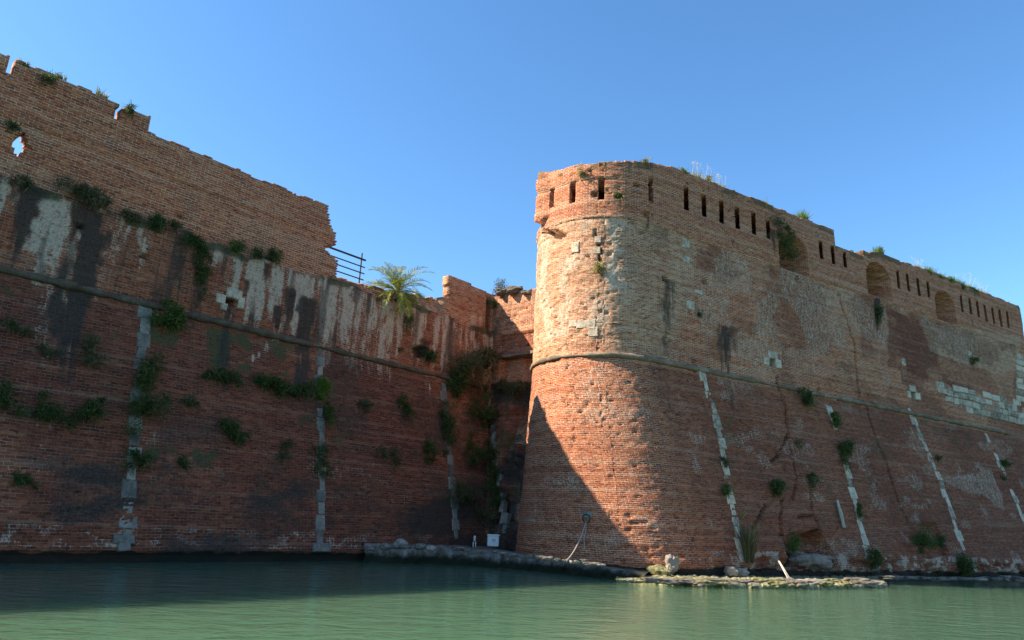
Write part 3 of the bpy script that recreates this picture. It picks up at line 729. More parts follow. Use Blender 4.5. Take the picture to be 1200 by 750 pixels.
# ------------------------------------------------------------ cordon mouldings
def cordon(parent, key, u0, u1, z, r, mat, seed, label=None, broken=()):
    W = WALLS[key]; du = .22; n = int((u1-u0)/du); us = np.linspace(u0, u1, n+1); m = 10
    ang = np.linspace(-.62*PI, .62*PI, m)
    nz = fbm(us*1.1, us*0+seed, seed)-.5; joint = (np.floor(us/.9) != np.floor((us-du)/.9))
    V = []
    for i, u in enumerate(us):
        a = np.array(u); P = W[0](a, np.array(z)); N = W[1](a, np.array(z+.01))
        rr_ = r*(1+.6*nz[i])*(0.74 if joint[i] else 1)*(1 if vnoise(np.array(u*.9), np.array(3.), seed) < .82 else .55)*(.55 if any(b0 < u < b1 for b0, b1 in broken) else 1)
        for k, t in enumerate(ang):
            q = 1+.4*(vnoise(np.array(u*3.), np.array(k*.9), seed)-.5)
            V.append(P+N*(math.cos(t)*rr_*q+.02)+np.array([0, 0, 1])*(math.sin(t)*rr_*q+.02*nz[i]))
    fa = [(i*m+k, (i+1)*m+k, (i+1)*m+k+1, i*m+k+1) for i in range(n) for k in range(m-1)]
    me = mesh_np('cordon', np.array(V), np.array(fa), smooth=False)
    o = link('cordon', me, mat, parent)
    if label: o['label'] = label
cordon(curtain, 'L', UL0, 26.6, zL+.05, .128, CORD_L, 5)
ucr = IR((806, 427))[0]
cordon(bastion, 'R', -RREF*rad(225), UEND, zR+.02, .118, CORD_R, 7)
# lintel slab over the flank opening, sill below
mb = MB()
for i in range(3):
    u = uo0+.55+i*1.1; block(mb, WALLS['F'], u, zlint-.02, 1.09, .16, proud=.12, deep=.8, jit=.01)
mb.build('lintel', CORD_R, flank)

# ============================================================ WATER, GROUND
def water():
    M = NT('canal_water'); g = M.n('ShaderNodeTexCoord').outputs['Object']
    mp = M.n('ShaderNodeMapping'); mp.inputs['Scale'].default_value = (.8, 1.3, 1); mp.inputs['Rotation'].default_value = (0, 0, rad(-8)); M.l(g, mp.inputs[0])
    a = M.noise(mp.outputs[0], 1.5, 3, .55, .4); b = M.noise(mp.outputs[0], 6., 3, .6, .3); c = M.noise(g, .12, 2, .5)
    h = M.math('ADD', M.math('MULTIPLY', a, 1.), M.math('MULTIPLY', b, .28))
    bp = M.n('ShaderNodeBump'); bp.inputs['Strength'].default_value = .38; bp.inputs['Distance'].default_value = .10
    M.l(h, bp.inputs['Height']); M.l(bp.outputs[0], M.p.inputs['Normal'])
    col = M.ramp(c, [(.3, (.058, .122, .074)), (.7, (.074, .144, .088))]); M.l(col, M.p.inputs['Base Color'])
    M.p.inputs['Subsurface Weight'].default_value = 1.; M.p.subsurface_method = 'BURLEY'; M.p.inputs['Subsurface Radius'].default_value = (.9, 1.3, 1.1); M.p.inputs['Subsurface Scale'].default_value = 2.4
    M.p.inputs['Roughness'].default_value = .06; M.p.inputs['IOR'].default_value = 1.33; M.p.inputs['Specular IOR Level'].default_value = .5
    return M.m
mb = MB(); mb.add([(-4000, -4000, 0), (4000, -4000, 0), (4000, 4000, 0), (-4000, 4000, 0)], [(0, 1, 2, 3)])
tag(mb.build('water', water()), kind='structure')
# earth fill behind the walls
mb = MB()
def strip(mb, A, B): # quads between two polylines
    n = len(mb.v); m = len(A)
    mb.v += [tuple(p) for p in A]+[tuple(p) for p in B]; mb.f += [(n+i, n+i+1, n+m+i+1, n+m+i) for i in range(m-1)]
def Pz(P, z): return (P[0], P[1], z)
A = [Pz(SLf(np.array(t), np.array(12.))-nL*.9, 11.15) for t in np.linspace(UL0, 27.5, 12)]
B = [(p[0]-nL[0]*30, p[1]-nL[1]*30, 11.15) for p in A]; strip(mb, A, B)
tag(mb.build('rampart_ground', EARTH), kind='structure')
mb = MB()
us = np.linspace(-RREF*rad(175), tR(TEND), 40)
A = [Pz(SRf(np.array(u), np.array(12.))-NRf(np.array(u), np.array(12.))*2.0, 16.3) for u in us]
B = [Pz(np.array(C1)+dR*max(0, u)-nR*(3. if u < 8 else 14.), 16.3) for u in us]; strip(mb, A, B)
tag(mb.build('bastion_ground', EARTH), kind='structure')

# ------------------------------------------------------------ quay of rough stone along the recess
def onz(px, z):
    r = ray(*px); t = (z-EYE)/r[2]; return EYEP+t*r
def rough_slab(name, front, backp, z, mat, label, cat, seed, zb=-.4, flare=.35, top_n=.05, hn=.25, n=260, fq=1.6, taper=0.):
    """front/back polylines in plan; noisy front face and top"""
    def resamp(P, n):
        P = np.array(P); s = np.r_[0, np.cumsum(np.hypot(*np.diff(P[:, :2], axis=0).T))]; q = np.linspace(0, s[-1], n)
        return np.stack([np.interp(q, s, P[:, 0]), np.interp(q, s, P[:, 1])], -1), s[-1]
    Fp, L = resamp(front, n); Bp, _ = resamp(backp, n)
    out = Fp-Bp; out = out/np.linalg.norm(out, axis=1)[:, None]
    rows = []; m = 9
    q = np.linspace(0, L, n)
    ztop = z*(1-taper*(q/L)**2.2)
    for j in range(m):       # front face from below water to top
        f = j/(m-1); zz = zb+(ztop-zb)*f
        d = flare*(1-f)+hn*(fbm(q*fq, q*0+j*.8, seed)-.5)*2*(1 if j < m-1 else .4)
        rows.append(np.column_stack([Fp+out*d[:, None], zz+(fbm(q*2, q*0+j, seed+3)-.5)*.08]))
    for j in range(1, 6):
        f = j/5; rows.append(np.column_stack([Fp*(1-f)+Bp*f, ztop+(fbm(q*fq*1.4, q*0+j*1.3, seed+9)-.5)*2*top_n]))
    G = np.array(rows); R_, N_ = G.shape[:2]
    idx = np.arange(R_*N_).reshape(R_, N_)
    fa = np.stack([idx[:-1, :-1], idx[:-1, 1:], idx[1:, 1:], idx[1:, :-1]], -1).reshape(-1, 4)
    me = mesh_np(name, G.reshape(-1, 3), fa); o = link(name, me, mat); return tag(o, label, cat)
QZ = .66
qm = NT('quay_stone'); g = qm.n('ShaderNodeTexCoord').outputs['Object']; sx = qm.n('ShaderNodeSeparateXYZ'); qm.l(g, sx.inputs[0])
nq = qm.noise(g, 2.6, 6, .72); nn = qm.noise(g, 11, 4, .7)
cq = qm.ramp(nq, [(.3, (.06, .05, .042)), (.5, (.17, .15, .13)), (.68, (.34, .31, .27)), (.85, (.48, .44, .38))])
cq = qm.mix(qm.math('MULTIPLY', qm.step(nn, .5, .62), .45), cq, (.22, .085, .05))
cq = qm.mix(qm.step(qm.math('ADD', sx.outputs[2], qm.math('MULTIPLY', nq, .35)), .62, .34), cq, (.016, .020, .010))
qm.l(cq, qm.p.inputs['Base Color']); bp = qm.n('ShaderNodeBump'); bp.inputs['Distance'].default_value = .08; qm.l(qm.math('ADD', nq, nn), bp.inputs['Height']); qm.l(bp.outputs[0], qm.p.inputs['Normal'])
fr = [onz(p, 0.) for p in ((425, 658), (470, 660), (520, 661), (560, 663), (620, 668.5), (680, 675), (725, 680.5), (756, 683))]
bk = [SLf(np.array(IL((425, 635))[0]), np.array(QZ))-nL*.4, SLf(np.array(22.), np.array(QZ))-nL*.4, SFf(np.array(.5), np.array(QZ))+dL*.8, SRf(np.array(-RREF*rad(100)), np.array(QZ))*1.+np.array([-.2, 1.4, 0]), C0+np.array([-3.0, -1.2, 0]), C0+np.array([-1., -3., 0]), C0+np.array([.5, -3.7, 0])]
rough_slab('stone_quay', [p[:2] for p in fr], [p[:2] for p in bk], QZ, qm.m, 'low rough stone quay at the foot of the shaded recess', 'quay', 61, flare=.12, top_n=.04, hn=.26, fq=2.6, taper=.62)
# low algae ledge in front of the bastion face
fr = [onz(p, .12) for p in ((722, 676), (780, 681), (850, 684), (930, 686), (1000, 686), (1040, 685))]
bk = [SRf(np.array(IR(p)[0]), np.array(.1)) for p in ((735, 668), (790, 672), (850, 675), (930, 676), (1000, 678), (1042, 679))]
rough_slab('rock_ledge', [p[:2] for p in fr], [p[:2]-nR[:2]*.4 for p in bk], .13, ALGR, 'pale algae covered rock ledge at water level before the bastion', 'ledge', 62, zb=-.3, flare=.05, top_n=.09, hn=.16, n=520, fq=5.)

# ------------------------------------------------------------ loose stones
def rock(P, sx_, sy_, sz_, mat, label, seed, group=None, name='rock', blocky=0., jag=1.):
    n, m = 40, 26; r = np.random.default_rng(seed); V = []; rotz = r.uniform(0, PI)
    for j in range(m+1):
        th = PI*j/m
        for i in range(n):
            ph = 2*PI*i/n; d = np.array([math.sin(th)*math.cos(ph), math.sin(th)*math.sin(ph), math.cos(th)])
            k = 1/max(np.abs(d)) if blocky else 1.
            k = 1+(k-1)*blocky
            k *= 1+.5*jag*(vnoise(np.array(d[0]*1.6+seed), np.array(d[1]*1.6+d[2]*2.1), seed)-.5)+.28*jag*(fbm(np.array(d[0]*4+seed), np.array(d[1]*4+d[2]*5), seed+1)-.5)+.10*abs(fbm(np.array(d[0]*11+seed), np.array(d[1]*11+d[2]*13), seed+2)-.5)
            V.append(d*k*np.array([sx_, sy_, sz_])/2)
    V = np.array(V); c, s = math.cos(rotz*(0 if blocky else 1)), math.sin(rotz*(0 if blocky else 1)); V = V@np.array([[c, s, 0], [-s, c, 0], [0, 0, 1]]).T
    fa = np.array([(j*n+i, j*n+(i+1) % n, (j+1)*n+(i+1) % n, (j+1)*n+i)[::-1] for j in range(m) for i in range(n)])
    me = mesh_np(name, V, fa); o = link(name, me, mat); o.location = P; return tag(o, label, 'rock', group)
def near_wall(key, px, out, z):
    W = WALLS[key]; u, _ = W[2](px); P = W[0](np.array(u), np.array(z)); N = W[1](np.array(u), np.array(z)); P = P+N*out; P[2] = z; return P
rock(near_wall('R', (784, 662), .25, .48), .42, .42, .55, ROCKP, 'pale knobbly boulder at the bastion foot, left end of the algae ledge', 31, blocky=.3, jag=1.8)
rock(near_wall('R', (768, 668), .4, .25), .9, .5, .4, ALGR, 'yellowish low rock beside the pale knobbly boulder', 32)
rock(near_wall('R', (849, 669), .35, .30), .42, .35, .34, ROCKP, 'squared pale block on the ledge below the first stone strip, left of a pair', 33, blocky=.8)
rock(near_wall('R', (862, 669), .3, .27), .46, .35, .30, ROCKP, 'squared pale block on the ledge below the first stone strip, right of a pair', 34, blocky=.8)
rock(near_wall('R', (950, 655), 0., .72), 1.7, .7, .6, ROCKM, 'large pale lump of fallen masonry below the dark cavity', 35, blocky=.35, jag=2.)
for i, (px, s, lb) in enumerate((((470, 637), .55, 'largest grey rubble stone at the left end of the quay'), ((492, 640), .38, 'angular rubble stone right of the largest one on the quay'), ((452, 640), .4, 'dark rubble stone at the far left tip of the quay'), ((505, 643), .35, 'small pale stone on the quay edge'))):
    P = onz(px, .78); rock(P, s, s*.7, s*.55, ROCKP if i in (0, 3) else ROCK, lb, 40+i)
def rubble(name_group, label, pxs, z, mat_list, seed, smin, smax, jy=1.5):
    rg_ = random.Random(seed)
    for i, (x, y) in enumerate(pxs):
        P = onz((x, y+rg_.uniform(-jy, jy)), z+rg_.uniform(0, .05)); s_ = rg_.uniform(smin, smax)
        rock(P, s_*rg_.uniform(1, 1.7), s_*rg_.uniform(.6, 1), s_*rg_.uniform(.28, .5), rg_.choice(mat_list), label, seed+i, group=name_group, blocky=rg_.uniform(.3, .8))
rubble('flat stones on the algae ledge', 'flat irregular stone lying on the low algae ledge at water level', [(728+9.2*i, 679+min(4, i*.3)) for i in range(34)], .13, [ALGR, ALGR, ROCKP, ROCK], 800, .22, .55, 2)
rubble('broken stones along the quay edge', 'broken stone lying along the edge of the low quay', [(432+10.5*i, 641.5+max(0, i-8)*1.05) for i in range(27)], .68, [ROCK, ROCKP, ROCK], 900, .12, .32)
rubble('rubble at the foot of the battered face', 'wet broken rubble at the waterline along the foot of the right face', [(1040+9*i, 677.5+.05*i) for i in range(20)], .22, [ROCK, ROCK, ROCKP], 950, .25, .5, 1)
for i, (px, s_, lb) in enumerate((((590, 343), .5, 'dark loose rubble on top of the recess wall beside the olive bush'), ((604, 341), .62, 'large dark rubble block on top of the recess wall'), ((617, 343), .42, 'small rubble piece on the recess wall next to the bastion'))):
    u_, z_ = IFl(px); P = SFf(np.array(u_), np.array(z_))+nF*.05; rock(P, s_*1.2, s_*.9, s_*.6, ROCK, lb, 85+i, blocky=.7, jag=1.5)

# ------------------------------------------------------------ plants
def scale_at(P): return depth(P)/F
def leaves(V, Fc, C, N, size, rng, droop=0., aspect=.42, outward=None):
    """append diamond leaves at points C (n,3)"""
    n = len(C); d = rng.normal(size=(n, 3)); d[:, 2] -= droop
    if outward is not None: d += outward*.8
    d /= np.linalg.norm(d, axis=1)[:, None]; s = rng.normal(size=(n, 3)); s -= d*(s*d).sum(1)[:, None]; s /= np.linalg.norm(s, axis=1)[:, None]
    l = size*rng.uniform(.6, 1.4, (n, 1)); up = np.cross(d, s)
    b = sum(len(x) for x in V)
    q = np.stack([C, C+d*l*.5+s*l*aspect*.5+up*l*.06, C+d*l, C+d*l*.5-s*l*aspect*.5+up*l*.06], 1)
    V.append(q.reshape(-1, 3)); Fc.append(np.arange(4*n).reshape(n, 4)+b)
def shrub(key, path, rpx, label, cat='shrub', mat=None, dens=1., leaf=.075, droop=.2, group=None, name='shrub', seed=None, lift=.5, stems=False, aspect=.42):
    mat = mat or LF_D
    W = WALLS[key]; seed = seed or int(path[0][0]*7+path[0][1]); rng = np.random.default_rng(seed)
    q = [W[2](p) for p in path]; P0 = W[0](np.array(q[0][0]), np.array(q[0][1])); N0 = W[1](np.array(q[0][0]), np.array(q[0][1]))
    sc = scale_at(P0); r = rpx*sc
    pts = np.array([W[0](np.array(a), np.array(b)) for a, b in q])
    s = np.r_[0, np.cumsum(np.linalg.norm(np.diff(pts, axis=0), axis=1))] if len(pts) > 1 else np.array([0.])
    L = s[-1]; k = max(5, int(5+L/r*4)); tt = np.sort(rng.uniform(0, max(L, 1e-6), k))
    cen_ = np.stack([np.interp(tt, s, pts[:, i]) for i in range(3)], -1) if len(pts) > 1 else np.repeat(pts, k, 0)
    off = rng.normal(size=(k, 3))*r*.42; off[:, 2] *= .9
    cen_ = cen_+off; cen_ += N0*(r*lift-((cen_-np.interp(tt, s, pts[:, 0])[:, None]*0-pts[0])@N0)[:, None]*.0)
    rad_ = r*rng.uniform(.30, .72, k)
    V = []; Fc = []
    nl = int(dens*620*max(1, (k/6))*max(.5, min(2.2, (r/.35))))
    which = rng.integers(0, k, nl); dv = rng.normal(size=(nl, 3)); dv /= np.linalg.norm(dv, axis=1)[:, None]
    C = cen_[which]+dv*(rad_[which]*rng.random(nl)**.45)[:, None]*np.array([1, 1, 1.])
    leaves(V, Fc, C, None, leaf, rng, droop, aspect=aspect, outward=dv*.5)
    ns = int(nl*.10); ws = rng.integers(0, k, ns); Cs = cen_[ws]+rng.normal(size=(ns, 3))*rad_[ws][:, None]*.5
    leaves(V, Fc, Cs, None, leaf*4.2, rng, droop+.9, aspect=.07, outward=np.repeat(N0[None]*.5, ns, 0))
    leaves(V, Fc, Cs[:ns//2], None, leaf*3.6, rng, -.6, aspect=.06, outward=np.repeat(N0[None]*.7, ns//2, 0))
    me = mesh_np('foliage_or_seeds', np.concatenate(V), np.concatenate(Fc))
    e = empty(name, tuple(P0), label, cat, group)
    link('foliage_or_seeds', me, mat, e)
    if stems:
        mb = MB()
        for c in cen_[:9]:
            m_ = (P0+c)/2+rng.normal(size=3)*.04; mb.tube([P0-N0*.1 if len(pts) == 1 else c-N0*r, m_ if len(pts) == 1 else c-N0*r*.4, c], [.014, .01, .004], 4)
        mb.build('stems', STEM, e)
    return e
def tuft(key, px, hpx, label, mat=None, wpx=8, n=80, seed=None, seeds=False, group=None, cat='grass tuft', set_back=.15, z=None, name='grass_tuft', lean=.35):
    mat = mat or LF_Y
    W = WALLS[key]; u, zz = W[2](px); P0 = W[0](np.array(u), np.array(zz if z is None else z)); N0 = W[1](np.array(u), np.array(14.)); P0 = P0-N0*set_back
    sc = scale_at(P0); h = hpx*1.3*sc; wd = wpx*1.15*sc; rng = np.random.default_rng(seed or int(px[0]*3+px[1]))
    T = np.cross([0, 0, 1.], N0); V = []; Fc = []; b = 0; SV = []; SF = []
    for i in range(n*2):
        o = P0+T*rng.uniform(-.5, .5)*wd*(.6+.4*rng.random())+N0*rng.uniform(-.3, .1)*wd*.5-np.array([0, 0, .12])
        d = T*rng.normal()*lean+N0*rng.normal()*lean+np.array([0, 0, 1.]); l = h*rng.uniform(.45, 1.05); d = d/np.linalg.norm(d)
        bend = T*rng.normal()*.3+N0*rng.normal()*.3-np.array([0, 0, .12])
        s = np.cross(d, rng.normal(size=3)); s /= np.linalg.norm(s); wv = rng.uniform(.009, .019)
        p1 = o+d*l*.5+bend*l*.12; p2 = o+d*l+bend*l*.45
        V += [o-s*wv, o+s*wv, p1+s*wv*.8, p1-s*wv*.8, p1-s*wv*.8, p1+s*wv*.8, p2+s*.002, p2-s*.002]; Fc += [(b, b+1, b+2, b+3), (b+4, b+5, b+6, b+7)]; b += 8
    e = empty(name, tuple(P0), label, cat, group)
    link('blades', mesh_np('blades', np.array(V), np.array(Fc)), mat, e)
    if seeds:
        mb = MB(); V = []; Fc = []
        for i in range(8):
            o = P0+T*rng.uniform(-.5, .5)*wd; d = T*rng.normal()*.35+N0*rng.normal()*.2+np.array([0, 0, 1.]); tip = o+d*h*rng.uniform(1.0, 1.6); tip2 = tip+T*rng.normal()*.2+np.array([0, 0, .05])
            mb.tube([o, (o+tip)/2+T*.03, tip, tip2], [.005, .004, .003, .002], 3)
            C = tip+(tip2-tip)*rng.random((26, 1))+rng.normal(size=(26, 3))*.045; leaves(V, Fc, C, None, .035, rng, -.3)
        mb.build('stalks', LF_W, e, )
        link('foliage_or_seeds', mesh_np('foliage_or_seeds', np.concatenate(V), np.concatenate(Fc)), LF_W, e)  # pale feathery seed heads of the grass, built from small leaf shapes
    return e

for px, r_, mt, lb in ((((50, 410), (62, 416)), 9, LF_O, 'faint olive weed between the left edge and the yellowish weed'), (((20, 560), (34, 566)), 7, LF_D, 'small dark weed low on the wall near the left edge'), (((216, 468), (228, 476)), 7, LF_O, 'small weed just right of the largest bush on the first strip'), (((208, 540), (216, 546)), 6, LF_D, 'tiny weed low between the first and second strips'), (((336, 520), (330, 532)), 7, LF_O, 'faint weed left of the middle of the second strip'), (((420, 470), (428, 476)), 7, LF_O, 'faint weed right of the bright green plant'), (((470, 470), (476, 488)), 8, LF_D, 'dark weed halfway between the second and third strips under the cordon'), (((498, 520), (504, 540)), 9, LF_D, 'weed tuft just left of the third strip'), (((548, 520), (552, 545)), 11, LF_D, 'dark hanging weed between the third strip and the recess'), (((560, 600), (566, 612)), 9, LF_O, 'low olive weed near the quay in the corner')):
    shrub('L', list(px), r_, lb, mat=mt, dens=.75)
shrub('L', [(57, 92)], 8, 'dark round shrub on the tall parapet right of its first slot')
shrub('L', [(152, 130)], 8, 'dark shrub on the end block of the parapet beside its second slot')
shrub('L', [(17, 148)], 6, 'small dark shrub just above the see-through hole in the parapet')
shrub('L', [(25, 208)], 12, 'olive weed on the ledge above the left soot stain', mat=LF_O, dens=.8)
shrub('L', [(76, 218), (104, 232), (122, 240)], 13, 'wide sprawling weed on the ledge above the big black soot stain', mat=LF_O, dens=1.2)
shrub('L', [(143, 247), (160, 258)], 7, 'thin weed on the ledge between the sprawling weed and the green cushion', mat=LF_O, dens=.6)
shrub('L', [(172, 262), (200, 262)], 9, 'green cushion weed on the ledge near the middle of the parapet', mat=LF_D)
shrub('L', [(218, 275), (234, 288), (236, 318), (234, 345)], 8, 'vine trailing down from the ledge to the cordon left of the loophole', mat=LF_D, dens=.9, name='vine', cat='vine')
shrub('L', [(276, 289)], 9, 'round green shrub on the ledge above the loophole', mat=LF_G, dens=1.1)
shrub('L', [(299, 297)], 8, 'small green shrub between its two neighbours on the ledge', mat=LF_D)
shrub('L', [(315, 298), (326, 304)], 9, 'long dark shrub on the ledge right of the loophole', mat=LF_D)
shrub('L', [(188, 362), (204, 370), (192, 385)], 13, 'leafy green creeper hanging over the cordon at the top of the first stone strip', mat=LF_G, dens=1.2, leaf=.1, cat='creeper', name='creeper')
shrub('L', [(175, 425), (168, 448), (158, 455)], 15, 'dark bush with yellow specks growing on the upper part of the first stone strip', mat=LF_D, dens=1.3)
shrub('L', [(160, 470), (165, 495)], 20, 'largest tangled bush on the first stone strip', mat=LF_D, dens=1.6)
shrub('L', [(158, 528), (160, 545)], 12, 'lowest dark bush on the first stone strip', mat=LF_D, dens=.9)
shrub('L', [(40, 478), (62, 486), (85, 490), (110, 478)], 14, 'wide dark weed patch on the lower wall left of the first stone strip', mat=LF_D, dens=1.3)
shrub('L', [(4, 460), (2, 480)], 12, 'dark weed at the left edge of the lower wall', mat=LF_D, dens=.8)
shrub('L', [(100, 400), (104, 430)], 17, 'sparse yellowish weed below the cordon under the big soot stain', mat=LF_O, dens=.7)
shrub('L', [(5, 378), (30, 392)], 8, 'sparse olive weed under the cordon at the left edge', mat=LF_O, dens=.5)
shrub('L', [(240, 440), (280, 444)], 8, 'thin green weed patch between the first and second strips, upper left', mat=LF_D, dens=.8)
shrub('L', [(300, 444), (330, 456), (360, 460)], 10, 'long green weed patch reaching the second stone strip', mat=LF_D, dens=1.4)
shrub('L', [(372, 440), (374, 468)], 9, 'bright green plant standing on the second stone strip', mat=LF_B, dens=1.3, droop=-.3)
shrub('L', [(384, 478), (382, 494)], 8, 'dark green plant on the second strip just under the bright one', mat=LF_G, dens=.9)
shrub('L', [(258, 494), (272, 508), (288, 516)], 9, 'drooping weed patch midway between the first and second strips', mat=LF_D, dens=1.1)
shrub('L', [(374, 520), (376, 560)], 8, 'sparse weed on the lower half of the second strip', mat=LF_D, dens=.5)
shrub('L', [(440, 532), (470, 534)], 9, 'low mossy weed patch between the second and third strips', mat=LF_O, dens=.5)
shrub('L', [(498, 414), (506, 420)], 8, 'dark fern hanging from the ragged hole above the cordon', mat=LF_D, cat='fern', name='fern')
shrub('L', [(530, 425), (548, 432), (566, 440)], 22, 'big tangled bush hanging in the corner over the end of the cordon', mat=LF_O, dens=.9, leaf=.08, stems=True)
shrub('L', [(556, 460), (552, 490)], 15, 'bush hanging below the big tangled one in the corner', mat=LF_D, dens=.7, leaf=.08)
shrub('L', [(560, 415), (570, 430)], 14, 'leafy upper part of the corner growth beside the pale column', mat=LF_O, dens=1.2, leaf=.1)
shrub('L', [(540, 440), (528, 455)], 15, 'left fringe of the corner growth below the cordon', mat=LF_D, dens=1.2, leaf=.1)
shrub('F', [(575, 480), (580, 500)], 12, 'loose hanging bush under the sill of the dark opening', mat=LF_D, dens=1.)
shrub('F', [(588, 452), (604, 454), (614, 452)], 7, 'grassy weeds on the sill of the dark opening', mat=LF_O, dens=1.2)
shrub('F', [(578, 520), (582, 560), (586, 590)], 9, 'weeds along the stone strip of the recess', mat=LF_D, dens=1.)
shrub('L', [(518, 470), (520, 500), (524, 520)], 11, 'weeds covering the upper third stone strip', mat=LF_D, dens=1.)
shrub('L', [(530, 565), (538, 580), (556, 592)], 13, 'olive bush beside the lower third stone strip', mat=LF_O, dens=1.)
shrub('L', [(586, 338), (594, 340)], 10, 'olive grey shrub on top of the wall in the corner', mat=LF_O, dens=1.1, lift=0.)
shrub('L', [(577, 358)], 5, 'small green plant below the corner shrub', mat=LF_G)
shrub('L', [(478, 372), (480, 385)], 7, 'dry hanging roots under the palm', mat=LF_O, dens=.5)
for px, h, lb in (((30, 71), 7, 'thin yellow grass on the parapet top between its two slots, left'), ((73, 86), 6, 'thin yellow grass on the parapet top between its two slots, middle'), ((122, 108), 10, 'wispy yellow grass on the parapet top left of the second slot')):
    tuft('L', px, h, lb, wpx=12, n=26)
# bastion
shrub('R', [(703, 312), (701, 318)], 7, 'yellow green weed in the crack on the round corner', mat=LF_Y, dens=.8)
shrub('R', [(683, 202)], 6, 'yellowish weed at the bastion top between the second and third slits', mat=LF_Y, dens=.9)
shrub('R', [(724, 228)], 4, 'tiny green weed right of the third slit', mat=LF_G, dens=.5)
shrub('R', [(909, 262), (916, 275), (920, 288)], 12, 'dark bush filling the left side of the first arched niche', mat=LF_D, dens=1.5, lift=.2)
shrub('R', [(925, 296)], 8, 'dry brown weed inside the first arched niche', mat=LF_O, dens=.8, lift=-.3)
shrub('R', [(1028, 362), (1028, 380)], 6, 'dark damp weed streak under the second arched niche', mat=LF_D, dens=.8, lift=.1)
shrub('R', [(938, 463), (942, 472)], 9.5, 'round dark bush hanging from the bastion cordon', mat=LF_D, dens=1.5)
shrub('R', [(974, 484), (978, 500)], 6, 'green plant just below the cordon on the second pale strip', mat=LF_G, dens=1.)
shrub('R', [(984, 520), (988, 545)], 9, 'dense dark bush in the middle of the second pale strip', mat=LF_D, dens=1.5)
shrub('R', [(1004, 590), (1006, 604)], 4, 'small weed low on the second pale strip', mat=LF_G, dens=.7)
shrub('R', [(908, 566), (910, 578)], 10, 'bushy dark plant on the battered face below the long crack', mat=LF_D, dens=1.5, droop=-.3)
shrub('R', [(949, 563)], 8, 'oval dark plant right of the bushy one on the battered face', mat=LF_D, dens=1.2, droop=-.2)
shrub('R', [(933, 520)], 5, 'thin olive weed on the long crack', mat=LF_O, dens=.6)
shrub('R', [(846, 538), (848, 545)], 5, 'upper small weed on the first pale strip', mat=LF_O, dens=.8)
shrub('R', [(850, 572), (849, 578)], 5.5, 'lower small green weed on the first pale strip', mat=LF_G, dens=1.)
shrub('R', [(1018, 650), (1020, 665)], 9, 'drooping dark bush at the foot of the second pale strip', mat=LF_D, dens=1.4)
shrub('R', [(1075, 625), (1078, 645)], 11, 'tall green bush in the patched hollow of the bastion face', mat=LF_G, dens=1.4)
shrub('R', [(1096, 628), (1099, 636)], 6, 'small green bush right of the tall one in the patched hollow', mat=LF_D, dens=1.)
shrub('R', [(1127, 656), (1126, 670)], 12, 'dense dark bush overhanging the water at the foot of the third pale strip', mat=LF_D, dens=1.8)
shrub('R', [(1097, 537)], 4.5, 'tiny dark weed halfway up the third pale strip', mat=LF_D, dens=.6)
shrub('R', [(1172, 540)], 7, 'dark round plant beside the fourth pale strip', mat=LF_D, dens=1.)
shrub('R', [(1175, 561)], 4, 'tiny weed on the fourth pale strip', mat=LF_O, dens=.6)
shrub('R', [(1138, 422)], 5, 'small green plant under the tan patch of the upper bastion face', mat=LF_G, dens=1.)
shrub('R', [(930, 632), (924, 645)], 6, 'mossy weed hanging into the dark cavity', mat=LF_G, dens=.8)
shrub('R', [(818, 368)], 3, 'tiny weed under a pale inset stone', mat=LF_O, dens=.5)
tuft('R', (874, 655), 42, 'tall dry reed clump at the bastion foot right of the first pale strip', mat=LF_O, wpx=12, n=90, set_back=-.2, lean=.15, cat='reeds', name='reed_clump')
tuft('R', (868, 604), 13, 'pale bent grass stalk on the battered face right of the first strip', mat=LF_Y, wpx=4, n=12, set_back=0, lean=.5)
topt = [((664, 202), 4, 6, LF_Y, 0, 'faint grass at the far left of the bastion top'), ((675, 200), 8, 8, LF_Y, 0, 'yellow grass on the bastion top above the second slit'),
        ((716, 192), 4, 12, LF_Y, 0, 'low grass on the bastion top right of the third slit'), ((740, 190), 6, 14, LF_Y, 0, 'yellow grass on the bastion top left of the fourth slit'),
        ((757, 192), 7, 10, LF_B, 0, 'green grass on the bastion top above the fourth slit'), ((778, 196), 6, 16, LF_Y, 0, 'low yellow grass right of the fourth slit'),
        ((794, 200), 7, 10, LF_B, 0, 'green yellow tuft above the fifth slit'), ((819, 208), 10, 20, LF_Y, 1, 'feathery pale grass above the sixth slit'),
        ((845, 219), 9, 18, LF_Y, 1, 'feathery pale grass above the seventh slit'), ((860, 226), 6, 8, LF_B, 0, 'small green tuft above the eighth slit'), ((895, 240), 8, 14, LF_Y, 0, 'yellow tuft above the last slit before the first niche'),
        ((918, 248), 5, 18, LF_Y, 0, 'low yellow grass above the first arched niche'), ((944, 258), 14, 8, LF_B, 0, 'upright green yellow tuft right of the first arched niche'), ((966, 268), 6, 8, LF_Y, 0, 'thin tuft near the notch in the bastion top'),
        ((1032, 298), 10, 16, LF_B, 0, 'green tuft above the second arched niche'), ((1078, 315), 7, 10, LF_Y, 1, 'feathery tuft between the second and third niches'),
        ((1092, 322), 12, 16, LF_B, 0, 'thick green tuft left above the third niche'), ((1106, 328), 10, 16, LF_B, 0, 'thick green tuft straight above the third niche'),
        ((1122, 334), 10, 16, LF_B, 0, 'thick green tuft right above the third niche'), ((1138, 341), 10, 16, LF_B, 1, 'green tuft with pale feathery stalks right of the third niche'),
        ((1153, 346), 9, 12, LF_Y, 1, 'last feathery tuft near the right end of the bastion top')]
for px, h, wp, mt, sd, lb in topt: tuft('R', px, h, lb, mat=mt, wpx=wp, n=150 if mt is LF_B else 90, seeds=bool(sd), set_back=.12)

